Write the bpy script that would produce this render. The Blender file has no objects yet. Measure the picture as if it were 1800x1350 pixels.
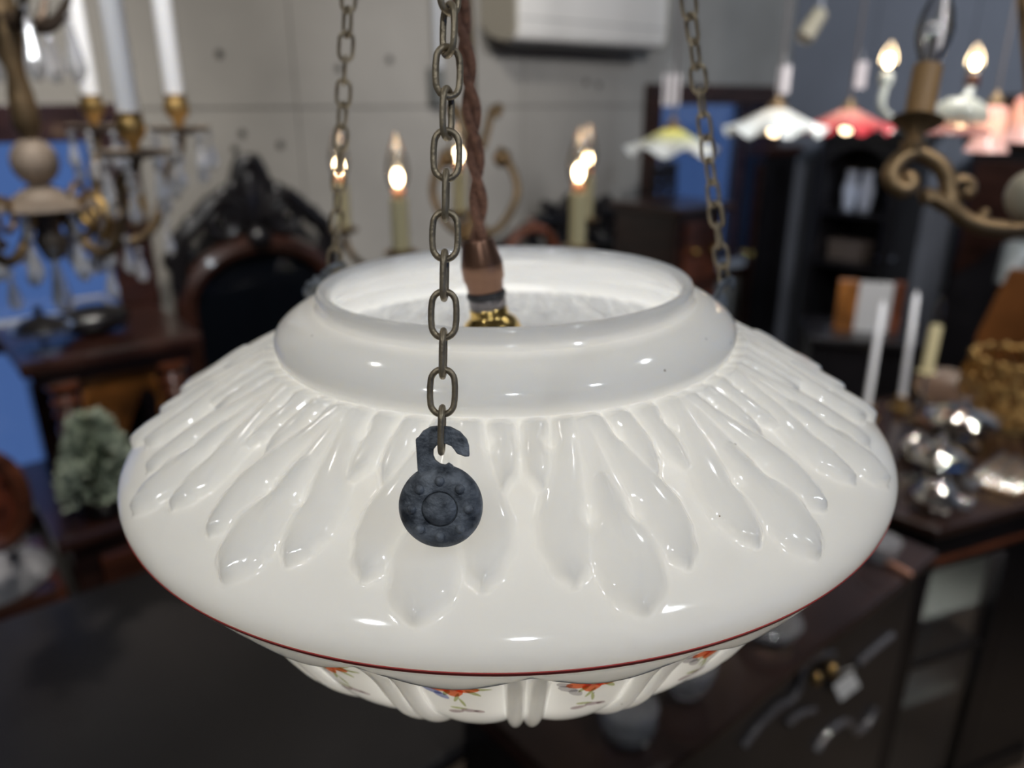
import bpy, math, random
import numpy as np
from mathutils import Vector, Matrix, Quaternion
random.seed(7)
rng = np.random.default_rng(7)
SC = bpy.context.scene
COL = SC.collection
D2R = math.pi / 180

# ------------------------------------------------------------------ camera
F = 1352.0                                   # focal length in pixels of the 1800 px wide frame
PITCH = 20.2 * D2R
CAM = Vector((0.0, -0.355, 1.72))
cam_data = bpy.data.cameras.new('camera')
cam_data.sensor_width = 36.0
cam_data.lens = F / 1800.0 * 36.0
cam_data.clip_start = 0.01
cam_data.dof.use_dof = True
cam_data.dof.focus_distance = 0.232
cam_data.dof.aperture_fstop = 6.6
cam_data.dof.aperture_blades = 0
cam = bpy.data.objects.new('camera', cam_data)
cam.location = CAM
cam.rotation_euler = (math.pi / 2 - PITCH, 0, 0)
COL.objects.link(cam)
SC.camera = cam
SC.view_settings.view_transform = 'Standard'
SC.view_settings.look = 'None'
SC.view_settings.gamma = 1.0
SC.view_settings.use_curve_mapping = False
SC.view_settings.exposure = 0.0

# ------------------------------------------------------------------ dusk sky outside
world = bpy.data.worlds.new('dusk_sky')
SC.world = world
world.use_nodes = True
wb = world.node_tree.nodes['Background']
wb.inputs['Color'].default_value = (0.20, 0.39, 0.96, 1)
wb.inputs['Strength'].default_value = 0.33

# ------------------------------------------------------------------ track spotlights, with unseen spots added to brighten single pieces
def spot(loc, target, power, col=(1, 0.95, 0.88), size=70, r=0.03):
    l = bpy.data.lights.new('track_or_added_spot', 'SPOT')
    l.energy = power; l.color = col; l.spot_size = size * D2R; l.spot_blend = 0.6; l.shadow_soft_size = r
    o = bpy.data.objects.new('track_or_added_spot', l)
    o.location = loc
    o.rotation_euler = (Vector(target) - Vector(loc)).to_track_quat('-Z', 'Y').to_euler()
    COL.objects.link(o)
    return o
LAMP = Vector((0, 0, 1.6))
spot((-0.95, -1.1, 2.9), LAMP, 19, (0.95, 0.98, 1.0), r=0.06)
spot((1.0, -0.9, 2.9), LAMP, 18, (0.86, 0.93, 1.0), r=0.05)
spot((0.1, -1.9, 2.9), LAMP, 25, (0.90, 0.96, 1.0), r=0.08)
spot((0.95, 0.35, 2.9), LAMP, 4, (0.9, 0.95, 1.0), r=0.03)
spot((-0.9, 0.4, 2.9), LAMP, 3, (1, 0.96, 0.9), r=0.03)
spot((-0.1, 0.6, 2.9), (-1.3, 2.3, 1.7), 85, size=90, r=0.06)
spot((0.9, 0.9, 2.3), (0.6, 3.2, 1.6), 74, (0.98, 0.98, 1.0), size=95, r=0.10)  # hung low out of view so the air conditioner throws little shadow
for sx_, sy_ in ((2.0, 0.7), (1.75, 0.75), (1.3, 1.9), (0.75, 1.5), (1.6, 1.1)):
    spot((sx_, sy_, 2.9), (1.2, 1.6, 0.9), 26, size=56, r=0.02)  # unseen spots multiplied for sparkle on the silver
spot((1.9, 1.1, 2.9), (2.6, 3.2, 1.6), 85, (0.74, 0.86, 1.0), size=110)
spot((1.6, 1.6, 2.5), (2.85, 2.35, 1.15), 60, (0.76, 0.87, 1.0), size=60)  # unseen spot added to brighten the grey wall
spot((1.3, -0.2, 2.9), (0.62, 0.5, 1.75), 16, size=36)
spot((-0.2, -0.35, 2.9), (-0.58, 0.75, 1.8), 11, (0.95, 0.97, 1.0), size=34)  # unseen spot added to lift the crystal chandelier's candles
spot((0.3, -0.6, 2.9), (0.0, 1.0, 1.6), 16, size=36)  # unseen spot added to brighten the brass chandelier's sleeves
spot((0.9, 0.4, 2.9), (0.6, 0.85, 0.87), 26, size=40, r=0.02)  # unseen spot added for the glass bowls on the sideboard
spot((1.8, -0.6, 2.9), (1.05, 1.0, 0.6), 60, size=40, r=0.03)  # unseen spot added to light the cabinet fronts
spot((-0.5, 0.3, 2.9), (-1.15, 1.45, 1.1), 60, size=56)

# ------------------------------------------------------------------ pixel rays and the room frame
def ray(px, py):
    x = (px - 900) / F; v = (py - 675) / F
    return Vector((x, math.cos(PITCH) - v * math.sin(PITCH), -math.sin(PITCH) - v * math.cos(PITCH)))
def at(px, py, d):                     # point at optical depth d
    return CAM + ray(px, py) * d
def on_z(px, py, z):                   # point on a horizontal plane
    r = ray(px, py); return CAM + r * ((z - CAM.z) / r.z)
A50 = 50 * D2R
U = Vector((math.sin(A50), math.cos(A50), 0))        # along the concrete wall, to the right and away
N = Vector((math.cos(A50), -math.sin(A50), 0))       # out of the concrete wall
WD = 2.3
FOOT = Vector((CAM.x, CAM.y, 0)) - N * WD
UR = 3.75                                            # the grey wall that meets it on the right
RZ = 40 * D2R; RZ2 = -50 * D2R
def W(u, n, z=0.0): return FOOT + U * u + N * n + Vector((0, 0, z))
def uv(p): d = p - FOOT; return d.dot(U), d.dot(N), p.z
def hit_n(px, py, n):                                # -> (u, z) on the plane n metres out of the concrete wall
    r = ray(px, py); t = (n - (CAM - FOOT).dot(N)) / r.dot(N); p = CAM + r * t
    return (p - FOOT).dot(U), p.z
def hit_u(px, py, u):                                # -> (n, z) on the plane u
    r = ray(px, py); t = (u - (CAM - FOOT).dot(U)) / r.dot(U); p = CAM + r * t
    return (p - FOOT).dot(N), p.z

# ------------------------------------------------------------------ materials
MATS = {}
def mat(name, color, rough=0.5, metal=0.0, noise=0.0, nscale=8.0, bump=0.0, bscale=60.0, coat=0.0, emis=None, estr=0.0,
        sss=0.0, sssr=0.01, trans=0.0, spec=0.5, grain=None, color2=None, stretch=(1, 1, 1), ior=1.5):
    if name in MATS: return MATS[name]
    m = bpy.data.materials.new(name); m.use_nodes = True
    nt = m.node_tree; b = nt.nodes['Principled BSDF']
    b.inputs['Base Color'].default_value = (*color, 1)
    b.inputs['Roughness'].default_value = rough
    b.inputs['Metallic'].default_value = metal
    b.inputs['Specular IOR Level'].default_value = spec
    b.inputs['IOR'].default_value = ior
    b.inputs['Coat Weight'].default_value = coat
    b.inputs['Coat Roughness'].default_value = 0.08
    b.inputs['Transmission Weight'].default_value = trans
    if sss:
        b.inputs['Subsurface Weight'].default_value = sss
        b.inputs['Subsurface Radius'].default_value = (1.0, 0.93, 0.8)
        b.inputs['Subsurface Scale'].default_value = sssr
    if emis:
        b.inputs['Emission Color'].default_value = (*emis, 1)
        b.inputs['Emission Strength'].default_value = estr
    tc = None
    def coords():
        nonlocal tc
        if tc is None:
            t = nt.nodes.new('ShaderNodeTexCoord'); mp = nt.nodes.new('ShaderNodeMapping')
            mp.inputs['Scale'].default_value = stretch
            nt.links.new(t.outputs['Object'], mp.inputs['Vector']); tc = mp
        return tc.outputs['Vector']
    if noise:
        n = nt.nodes.new('ShaderNodeTexNoise'); n.inputs['Scale'].default_value = nscale; n.inputs['Detail'].default_value = 5
        nt.links.new(coords(), n.inputs['Vector'])
        r = nt.nodes.new('ShaderNodeValToRGB')
        c2 = color2 if color2 else tuple(c * (1 + noise) for c in color)
        r.color_ramp.elements[0].position = 0.32; r.color_ramp.elements[1].position = 0.7
        r.color_ramp.elements[0].color = (*[c * (1 - noise) for c in color], 1)
        r.color_ramp.elements[1].color = (*c2, 1)
        nt.links.new(n.outputs['Fac'], r.inputs['Fac']); nt.links.new(r.outputs['Color'], b.inputs['Base Color'])
    if bump:
        n = nt.nodes.new('ShaderNodeTexNoise'); n.inputs['Scale'].default_value = bscale; n.inputs['Detail'].default_value = 3
        nt.links.new(coords(), n.inputs['Vector'])
        bp = nt.nodes.new('ShaderNodeBump'); bp.inputs['Strength'].default_value = bump; bp.inputs['Distance'].default_value = 0.002
        nt.links.new(n.outputs['Fac'], bp.inputs['Height']); nt.links.new(bp.outputs['Normal'], b.inputs['Normal'])
    MATS[name] = m
    return m
def thin_glass(name, tint=(1, 1, 1), gloss=0.12, rough=0.03):
    if name in MATS: return MATS[name]
    m = bpy.data.materials.new(name); m.use_nodes = True; nt = m.node_tree
    nt.nodes.remove(nt.nodes['Principled BSDF']); out = nt.nodes['Material Output']
    t = nt.nodes.new('ShaderNodeBsdfTransparent'); t.inputs['Color'].default_value = (*tint, 1)
    g = nt.nodes.new('ShaderNodeBsdfGlossy'); g.inputs['Roughness'].default_value = rough
    lw = nt.nodes.new('ShaderNodeLayerWeight'); lw.inputs['Blend'].default_value = 0.25
    mp = nt.nodes.new('ShaderNodeMapRange'); mp.inputs['To Min'].default_value = gloss * 0.4; mp.inputs['To Max'].default_value = min(1, gloss * 5)
    mx = nt.nodes.new('ShaderNodeMixShader')
    nt.links.new(lw.outputs['Fresnel'], mp.inputs['Value']); nt.links.new(mp.outputs['Result'], mx.inputs['Fac'])
    nt.links.new(t.outputs[0], mx.inputs[1]); nt.links.new(g.outputs[0], mx.inputs[2]); nt.links.new(mx.outputs[0], out.inputs['Surface'])
    MATS[name] = m
    return m
def emit(name, col, s):
    return mat(name, (0.8, 0.8, 0.8), 0.5, emis=col, estr=s)

M_milk = mat('milk_glass', (0.92, 0.915, 0.89), 0.09, sss=1.0, sssr=0.035, spec=0.5, ior=1.5)
M_red = mat('red_paint', (0.60, 0.075, 0.065), 0.3)
M_chain = mat('antique_brass_wire', (0.36, 0.29, 0.195), 0.4, 0.5, noise=0.35, nscale=120, bump=0.15, bscale=600)
M_zinc = mat('dark_zinc', (0.105, 0.122, 0.15), 0.55, 0.15, noise=0.62, nscale=210, color2=(0.31, 0.335, 0.37), bump=0.25, bscale=900)
M_copper = mat('brown_anodised', (0.20, 0.105, 0.068), 0.32, 0.75)
M_copper2 = mat('brushed_copper', (0.36, 0.20, 0.13), 0.42, 0.75, noise=0.15, nscale=60)
M_blackrub = mat('black_rubber', (0.015, 0.015, 0.018), 0.45)
M_brass = mat('polished_brass', (0.62, 0.42, 0.14), 0.2, 0.95)
M_cord = mat('brown_braided_cord', (0.32, 0.155, 0.10), 0.85, noise=0.45, nscale=420, bump=1.0, bscale=1500)
M_gilt = mat('gilt_bronze', (0.42, 0.27, 0.10), 0.36, 0.85, noise=0.4, nscale=30)
M_oldgilt = mat('tarnished_gilt', (0.24, 0.165, 0.09), 0.45, 0.7, noise=0.45, nscale=25)
M_greywood = mat('weathered_gilt_wood', (0.28, 0.22, 0.17), 0.6, 0.2, noise=0.3, nscale=20)
M_wax = mat('white_wax', (0.82, 0.83, 0.86), 0.4, sss=0.3, sssr=0.004)
M_sleeve = mat('cream_candle_sleeve', (0.60, 0.53, 0.31), 0.5)
M_sleevebrown = mat('amber_candle_sleeve', (0.36, 0.21, 0.085), 0.5, noise=0.2, nscale=15)
M_crystal = mat('cut_crystal', (0.93, 0.94, 0.97), 0.04, trans=0.72, ior=1.5, spec=0.8)
M_cutglass = mat('clear_cut_glass', (0.93, 0.94, 0.96), 0.05, trans=0.9, ior=1.45)
M_bulb = thin_glass('clear_bulb_glass', (1.0, 0.97, 0.93), 0.22, 0.06)
M_fil = emit('lit_filament', (1.0, 0.76, 0.46), 26)
M_pane = thin_glass('window_glass', (0.95, 0.97, 1.0), 0.10)
M_mahog = mat('mahogany', (0.032, 0.012, 0.008), 0.28, noise=0.5, nscale=6, stretch=(1, 1, 8), coat=0.4)
M_mahogred = mat('red_mahogany', (0.10, 0.030, 0.014), 0.3, noise=0.5, nscale=6, stretch=(1, 1, 8), coat=0.4)
M_walnut = mat('burr_walnut', (0.21, 0.078, 0.016), 0.3, noise=0.6, nscale=9, coat=0.5)
M_black = mat('ebonised_wood', (0.008, 0.007, 0.008), 0.3, noise=0.3, nscale=8, coat=0.3)
M_blackmirror = mat('dark_mirror_glass', (0.003, 0.004, 0.006), 0.08, spec=0.4)
M_silver = mat('silver_plate', (0.80, 0.78, 0.74), 0.09, 1.0)
M_paper = mat('white_card', (0.72, 0.72, 0.70), 0.7)

# fine dark specks fired into the milk glass
nt = M_milk.node_tree; pb = nt.nodes['Principled BSDF']
tcn = nt.nodes.new('ShaderNodeTexCoord'); vo = nt.nodes.new('ShaderNodeTexVoronoi'); vo.inputs['Scale'].default_value = 75
sx = nt.nodes.new('ShaderNodeSeparateColor'); l1 = nt.nodes.new('ShaderNodeMath'); l1.operation = 'LESS_THAN'; l2 = nt.nodes.new('ShaderNodeMath'); l2.operation = 'LESS_THAN'
mu = nt.nodes.new('ShaderNodeMath'); mu.operation = 'MULTIPLY'; mxn = nt.nodes.new('ShaderNodeMix'); mxn.data_type = 'RGBA'
nt.links.new(tcn.outputs['Object'], vo.inputs['Vector']); nt.links.new(vo.outputs['Distance'], l1.inputs[0]); l1.inputs[1].default_value = 0.032
nt.links.new(vo.outputs['Color'], sx.inputs[0]); nt.links.new(sx.outputs[0], l2.inputs[0]); l2.inputs[1].default_value = 0.55
nt.links.new(l1.outputs[0], mu.inputs[0]); nt.links.new(l2.outputs[0], mu.inputs[1]); nt.links.new(mu.outputs[0], mxn.inputs['Factor'])
mxn.inputs[6].default_value = (0.92, 0.915, 0.89, 1); mxn.inputs[7].default_value = (0.16, 0.14, 0.12, 1); nt.links.new(mxn.outputs[2], pb.inputs['Base Color'])

# ------------------------------------------------------------------ mesh builder
class MB:
    def __init__(s, M=None): s.v = []; s.f = []; s.M = M
    def add(s, vs, fs):
        o = len(s.v)
        if s.M is not None: vs = [tuple(s.M @ Vector(p)) for p in vs]
        s.v.extend([tuple(p) for p in vs]); s.f.extend([tuple(i + o for i in f) for f in fs])
        return s
    def box(s, x0, x1, y0, y1, z0, z1):
        v = [(x, y, z) for x in (x0, x1) for y in (y0, y1) for z in (z0, z1)]
        return s.add(v, [(0, 1, 3, 2), (4, 6, 7, 5), (0, 4, 5, 1), (2, 3, 7, 6), (0, 2, 6, 4), (1, 5, 7, 3)])
    def lathe(s, prof, n=24, c=(0, 0, 0), cap=True, wob=None, ax=None):
        vs = []; fs = []
        q = Vector((0, 0, 1)).rotation_difference(Vector(ax)) if ax is not None else None
        for k, (r, z) in enumerate(prof):
            for i in range(n):
                a = 2 * math.pi * i / n; rr = r; zz = z
                if wob: rr, zz = wob(r, z, a, k)
                p = Vector((rr * math.cos(a), rr * math.sin(a), zz))
                if q: p = q @ p
                vs.append((c[0] + p.x, c[1] + p.y, c[2] + p.z))
        for k in range(len(prof) - 1):
            for i in range(n):
                j = (i + 1) % n
                fs.append((k * n + i, k * n + j, (k + 1) * n + j, (k + 1) * n + i))
        if cap:
            fs.append(tuple(range(n))[::-1]); fs.append(tuple((len(prof) - 1) * n + i for i in range(n)))
        return s.add(vs, fs)
    def tube(s, pts, r, n=8, closed=False):
        pts = [Vector(p) for p in pts]; L = len(pts)
        rs = r if isinstance(r, (list, tuple)) else [r] * L
        vs = []; fs = []; up = None
        for i, p in enumerate(pts):
            if closed: t = pts[(i + 1) % L] - pts[i - 1]
            else: t = pts[min(i + 1, L - 1)] - pts[max(i - 1, 0)]
            t = t.normalized() if t.length > 1e-9 else Vector((0, 0, 1))
            if up is None:
                up = Vector((0, 0, 1)) if abs(t.z) < 0.9 else Vector((1, 0, 0))
            x = up.cross(t); x = x.normalized() if x.length > 1e-6 else t.orthogonal().normalized()
            y = t.cross(x); up = y
            for k in range(n):
                a = 2 * math.pi * k / n
                vs.append(p + (x * math.cos(a) + y * math.sin(a)) * rs[i])
        for i in range(L if closed else L - 1):
            i2 = (i + 1) % L
            for k in range(n):
                k2 = (k + 1) % n
                fs.append((i * n + k, i * n + k2, i2 * n + k2, i2 * n + k))
        if not closed:
            fs.append(tuple(range(n))[::-1]); fs.append(tuple((L - 1) * n + k for k in range(n)))
        return s.add(vs, fs)
    def ball(s, c, r, n=12, m=8):
        r = (r, r, r) if not isinstance(r, (tuple, list)) else r
        vs = [(c[0], c[1], c[2] - r[2])]; fs = []
        for k in range(1, m):
            t = -math.pi / 2 + math.pi * k / m
            for i in range(n):
                a = 2 * math.pi * i / n
                vs.append((c[0] + r[0] * math.cos(t) * math.cos(a), c[1] + r[1] * math.cos(t) * math.sin(a), c[2] + r[2] * math.sin(t)))
        vs.append((c[0], c[1], c[2] + r[2])); top = len(vs) - 1
        for i in range(n):
            j = (i + 1) % n
            fs.append((0, 1 + j, 1 + i)); fs.append((top, 1 + (m - 2) * n + i, 1 + (m - 2) * n + j))
            for k in range(m - 2):
                fs.append((1 + k * n + i, 1 + k * n + j, 1 + (k + 1) * n + j, 1 + (k + 1) * n + i))
        return s.add(vs, fs)
    def prism(s, poly, y0, y1):           # polygon in x,z extruded along y
        n = len(poly)
        vs = [(x, y0, z) for x, z in poly] + [(x, y1, z) for x, z in poly]
        fs = [tuple(range(n)), tuple(range(2 * n - 1, n - 1, -1))]
        fs += [(i, n + i, n + (i + 1) % n, (i + 1) % n) for i in range(n)]
        return s.add(vs, fs)
    def slab(s, poly, z0, z1):            # polygon in x,y extruded along z
        n = len(poly)
        vs = [(x, y, z0) for x, y in poly] + [(x, y, z1) for x, y in poly]
        fs = [tuple(range(n - 1, -1, -1)), tuple(range(n, 2 * n))]
        fs += [(i, (i + 1) % n, n + (i + 1) % n, n + i) for i in range(n)]
        return s.add(vs, fs)
    def mesh(s, name, m, smooth=True, ang=40):
        me = bpy.data.meshes.new(name); me.from_pydata(s.v, [], s.f); me.update()
        if m: me.materials.append(m)
        import bmesh
        bm = bmesh.new(); bm.from_mesh(me); bmesh.ops.recalc_face_normals(bm, faces=bm.faces); bm.to_mesh(me); bm.free()
        if smooth:
            me.polygons.foreach_set('use_smooth', [True] * len(me.polygons))
            try: me.set_sharp_from_angle(angle=ang * D2R)
            except Exception: pass
        return me
    def build(s, name, m, parent=None, smooth=True, bevel=0.0, loc=None, ang=40):
        o = bpy.data.objects.new(name, s.mesh(name, m, smooth, ang)); COL.objects.link(o)
        if parent: o.parent = parent
        if loc is not None: o.location = loc
        if bevel:
            b = o.modifiers.new('bevel', 'BEVEL'); b.width = bevel; b.segments = 2; b.limit_method = 'ANGLE'
        return o
def tag(o, label=None, cat=None, group=None, kind=None):
    if label: o['label'] = label
    if cat: o['category'] = cat
    if group: o['group'] = group
    if kind: o['kind'] = kind
    return o
def thing(name, label, cat, loc=(0, 0, 0), rz=0.0, group=None):
    o = bpy.data.objects.new(name, None); COL.objects.link(o)
    o.empty_display_size = 0.05
    o.location = loc; o.rotation_euler = (0, 0, rz)
    return tag(o, label, cat, group)
def inst(me, name, parent, loc=(0, 0, 0), rot=(0, 0, 0), scale=(1, 1, 1)):
    o = bpy.data.objects.new(name, me); COL.objects.link(o); o.parent = parent
    o.location = loc; o.rotation_euler = rot; o.scale = scale
    return o
def copy_tree(o, parent=None):
    c = o.copy(); COL.objects.link(c); c.parent = parent
    for ch in list(o.children): copy_tree(ch, c)
    return c
def bez(p0, p1, p2, p3, n=12):
    p0, p1, p2, p3 = map(Vector, (p0, p1, p2, p3)); out = []
    for i in range(n + 1):
        t = i / n
        out.append(p0 * (1 - t) ** 3 + p1 * 3 * t * (1 - t) ** 2 + p2 * 3 * t * t * (1 - t) + p3 * t ** 3)
    return out
def smooth_pts(pts, n=6):
    pts = [Vector(p) for p in pts]; out = []
    for i in range(len(pts) - 1):
        a = pts[max(i - 1, 0)]; b = pts[i]; c = pts[i + 1]; d = pts[min(i + 2, len(pts) - 1)]
        for k in range(n):
            t = k / n
            out.append(0.5 * ((2 * b) + (c - a) * t + (2 * a - 5 * b + 4 * c - d) * t * t + (3 * b - a - 3 * c + d) * t ** 3))
    out.append(pts[-1]); return out
# ================================================================== the hanging milk glass shade
RIM = Vector((-0.0035, 0, 1.72 - 0.0775))
TILT = -1.0 * D2R
shade = thing('hanging_lamp', 'large white milk glass hanging lamp bowl with moulded acanthus leaves and red line', 'lamp', RIM)
shade.rotation_euler = (0, TILT, 0)
def catmull(ctrl, per):
    p = [np.array(c, float) for c in ctrl]; out = []
    for i in range(len(p) - 1):
        a = p[max(i - 1, 0)]; b = p[i]; c = p[i + 1]; d = p[min(i + 2, len(p) - 1)]
        n = per[i] if isinstance(per, (list, tuple)) else per
        for k in range(n):
            t = k / n
            out.append(0.5 * (2 * b + (c - a) * t + (2 * a - 5 * b + 4 * c - d) * t * t + (3 * b - a - 3 * c + d) * t ** 3))
    out.append(p[-1]); return np.array(out)
neck = catmull([(0.0825, -0.0008), (0.0843, 0.0), (0.0860, -0.0008), (0.0866, -0.003), (0.0864, -0.0060), (0.0880, -0.0085)], 4)
collar = catmull([(0.0880, -0.0085), (0.0950, -0.0100), (0.1015, -0.0138), (0.1055, -0.0178), (0.1066, -0.0220), (0.1058, -0.0255), (0.1050, -0.0272)], 5)
body = catmull([(0.1050, -0.0272), (0.1075, -0.0290), (0.1220, -0.0362), (0.1380, -0.0444), (0.1520, -0.0525), (0.1650, -0.0595), (0.1728, -0.0657),
                (0.1762, -0.0715), (0.1757, -0.0772), (0.1725, -0.0822)], [6, 30, 34, 32, 30, 14, 8, 6, 6])
NPHI = 1440; NLEAF = 16; PHI0 = -8.6           # degrees from the camera side
outer = np.vstack([neck, collar[1:], body[1:]])
i_body = len(neck) + len(collar) - 2
# slope length along the body
seg = np.r_[0, np.cumsum(np.hypot(*np.diff(body, axis=0).T))]
S_TIP = float(np.interp(0.1715, body[:146, 0], seg[:146]))
LEAF = dict(
    palm=([(0, -0.06, 8.0), (0, 0.15, 8.2), (0, 0.35, 8.8), (0, 0.52, 8.0), (0, 0.62, 5.5)], 3.2),
    mid=([(0, 0.42, 4.0), (0, 0.58, 7.4), (0, 0.74, 12.6), (0, 0.86, 10.2), (0, 0.94, 5.0), (0, 1.0, 0.8)], 4.5),
    side=([(0.20, -0.05, 4.2), (0.26, 0.12, 4.8), (0.38, 0.30, 5.8), (0.51, 0.46, 7.6), (0.57, 0.58, 8.7), (0.585, 0.68, 8.5), (0.585, 0.77, 6.2), (0.575, 0.86, 0.8)], 4.5),
    small=([(0.68, -0.06, 4.8), (0.74, 0.10, 5.0), (0.785, 0.24, 5.2), (0.78, 0.33, 4.4), (0.77, 0.42, 0.8)], 4.3),
)
def leaf_height(a, b):
    W0 = math.pi / NLEAF * 1000 * (0.105 + 0.066 * np.clip(b, -0.1, 1.2))
    X = np.abs(a) * W0; Y = b * S_TIP * 1000
    H = np.zeros_like(X)
    for path, hh in LEAF.values():
        P = [(pa * math.pi / NLEAF * 1000 * (0.105 + 0.066 * pb), pb * S_TIP * 1000, pr) for pa, pb, pr in path]
        q = np.full(X.shape, 9.0)
        for (x0, y0, r0), (x1, y1, r1) in zip(P[:-1], P[1:]):
            dx, dy = x1 - x0, y1 - y0
            t = np.clip(((X - x0) * dx + (Y - y0) * dy) / (dx * dx + dy * dy), 0, 1)
            d = np.hypot(X - x0 - t * dx, Y - y0 - t * dy)
            q = np.minimum(q, d / (r0 + t * (r1 - r0)))
        h = hh * np.clip(1 - q * q, 0, 1) ** 0.5
        H = np.maximum(H, h)
    rw = np.clip(4.2 - 4.4 * b, 0.3, 6)               # wedge shaped midrib
    H = H + 0.9 * np.exp(-(X / rw) ** 4) * np.clip((0.80 - b) / 0.3, 0, 1)
    # round hollows where the lobes part
    for ha, hb, hr, dep in ((0.275, 0.575, 2.8, 2.1), (0.56, 0.17, 2.6, 1.9)):
        hx = ha * math.pi / NLEAF * 1000 * (0.105 + 0.066 * hb); hy = hb * S_TIP * 1000
        H = H - dep * np.exp(-(((X - hx) / hr) ** 2 + ((Y - hy) / (hr * 1.3)) ** 2))
    return H / 1000
per = NPHI // NLEAF
aa = (np.arange(per) - per / 2 + 0.5) / (per / 2)
bb = seg / S_TIP
HT = leaf_height(*np.meshgrid(aa, bb))
HT = np.tile(HT, (1, NLEAF))
for _ in range(2):
    HT = (HT + np.roll(HT, 1, 1) + np.roll(HT, -1, 1)) / 3
    K = HT.copy(); K[1:-1] = (HT[:-2] + HT[1:-1] + HT[2:]) / 3; HT = K
HT *= (np.clip(bb / 0.07, 0, 1) ** 0.8)[:, None]
phi = (PHI0 - 180.0 / NLEAF) * D2R + (np.arange(NPHI) + 0.5) * 2 * math.pi / NPHI
sn, cs = np.sin(phi), -np.cos(phi)             # phi = 0 looks at the camera
NPAN = 20; PAN0 = -6.4 * D2R
pa = ((phi - PAN0 + math.pi / NPAN) % (2 * math.pi / NPAN)) / (math.pi / NPAN) - 1      # -1..1 within a panel unit
# underside lip, scalloped over each panel, then the fluted bowl, column by column
lip_len = 0.02 + 0.42 * np.cos(pa * math.pi / 2) ** 0.9
lip_c = catmull([(0.1725, -0.0822), (0.1690, -0.0875), (0.1645, -0.0945), (0.1590, -0.1015), (0.1535, -0.1065)], 6)
lip_s = np.linspace(0, 1, len(lip_c))
bowl_c = catmull([(0.1715, -0.0815), (0.1600, -0.0945), (0.1505, -0.108), (0.1425, -0.122), (0.1330, -0.137), (0.1180, -0.153), (0.0980, -0.168), (0.0700, -0.181), (0.0350, -0.189), (0.0002, -0.191)], 6)
bowl_s = np.linspace(0, 1, len(bowl_c))
def flute(p):
    ap = np.abs(p)
    pan = 0.0020 * np.cos(np.clip(ap / 0.66, 0, 1) * math.pi / 2) ** 0.6
    x = (ap - 0.66) / 0.34
    fl = 0.0032 * np.abs(np.sin(np.clip(x, 0, 1) * math.pi)) ** 0.6
    return np.where(ap < 0.66, pan, fl)
FL = flute(pa)
rows = []                                       # each row: (r array, z array)
nrm = np.gradient(outer, axis=0); nrm = np.c_[-nrm[:, 1], nrm[:, 0]]; nrm /= np.linalg.norm(nrm, axis=1)[:, None]
nrm = -nrm                                       # outwards
if nrm[-1][0] < 0: pass
sgn = np.where((nrm[:, 0] > 0) | (nrm[:, 1] > 0.3), 1, -1)
for k, (r, z) in enumerate(outer):
    h = HT[k - i_body] if k >= i_body and k - i_body < len(HT) else 0.0
    n = nrm[k] * (1 if (nrm[len(outer) - 12] @ np.array([1, 0])) > 0 else -1)
    rows.append((r + n[0] * h + np.zeros(NPHI), z + n[1] * h + np.zeros(NPHI)))
NOUT = len(rows)
for s in np.linspace(0.08, 1, 12):
    rows.append((np.interp(s * lip_len, lip_s, lip_c[:, 0]), np.interp(s * lip_len, lip_s, lip_c[:, 1])))
zl = rows[-1][1]
s0 = np.interp(-zl, -bowl_c[:, 1], bowl_s)
for s in np.linspace(0.0, 1, 40):
    q = s0 + (1 - s0) * s
    rb = np.interp(q, bowl_s, bowl_c[:, 0]); zb = np.interp(q, bowl_s, bowl_c[:, 1])
    fade = np.clip((rb - 0.03) / 0.08, 0, 1)
    off = (FL - 0.0028) * fade
    rows.append((rb + off, zb - off * 0.5))
R_ = np.array([r for r, z in rows]); Z_ = np.array([z for r, z in rows])
# inner wall: coarser rows, 4 mm inside
inner_prof = [(0.0805, -0.0030), (0.0806, -0.0060), (0.0802, -0.0085), (0.0822, -0.0115), (0.0855, -0.0142), (0.0895, -0.0172), (0.0935, -0.0205), (0.0960, -0.0250), (0.0975, -0.0300)]
ki = [k for k in range(i_body + 6, NOUT, 5)]
I_R = [np.full(NPHI, r) for r, z in catmull(inner_prof, 4)]; I_Z = [np.full(NPHI, z) for r, z in catmull(inner_prof, 4)]
for k in ki:
    n = nrm[k] * (1 if (nrm[len(outer) - 12] @ np.array([1, 0])) > 0 else -1)
    base = outer[k]; h = HT[min(k - i_body, len(HT) - 1)] * 0.8
    rr = base[0] + n[0] * (h - 0.0042); zz = base[1] + n[1] * (h - 0.0042)
    if zz.mean() < -0.074: break
    I_R.append(rr); I_Z.append(zz)
for r, z in catmull([(0.1705, -0.0775), (0.1675, -0.0832), (0.1620, -0.0890), (0.1530, -0.0970), (0.1452, -0.1080), (0.1388, -0.121), (0.1298, -0.1355), (0.1150, -0.1505), (0.0950, -0.165), (0.0685, -0.178), (0.0345, -0.1862), (0.0002, -0.188)], 3):
    I_R.append(np.full(NPHI, r)); I_Z.append(np.full(NPHI, z))
R_all = np.vstack([R_[::-1], np.array(I_R)]); Z_all = np.vstack([Z_[::-1], np.array(I_Z)])
NR = len(R_all)
co = np.empty((NR, NPHI, 3)); co[..., 0] = R_all * sn; co[..., 1] = R_all * cs; co[..., 2] = Z_all
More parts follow.
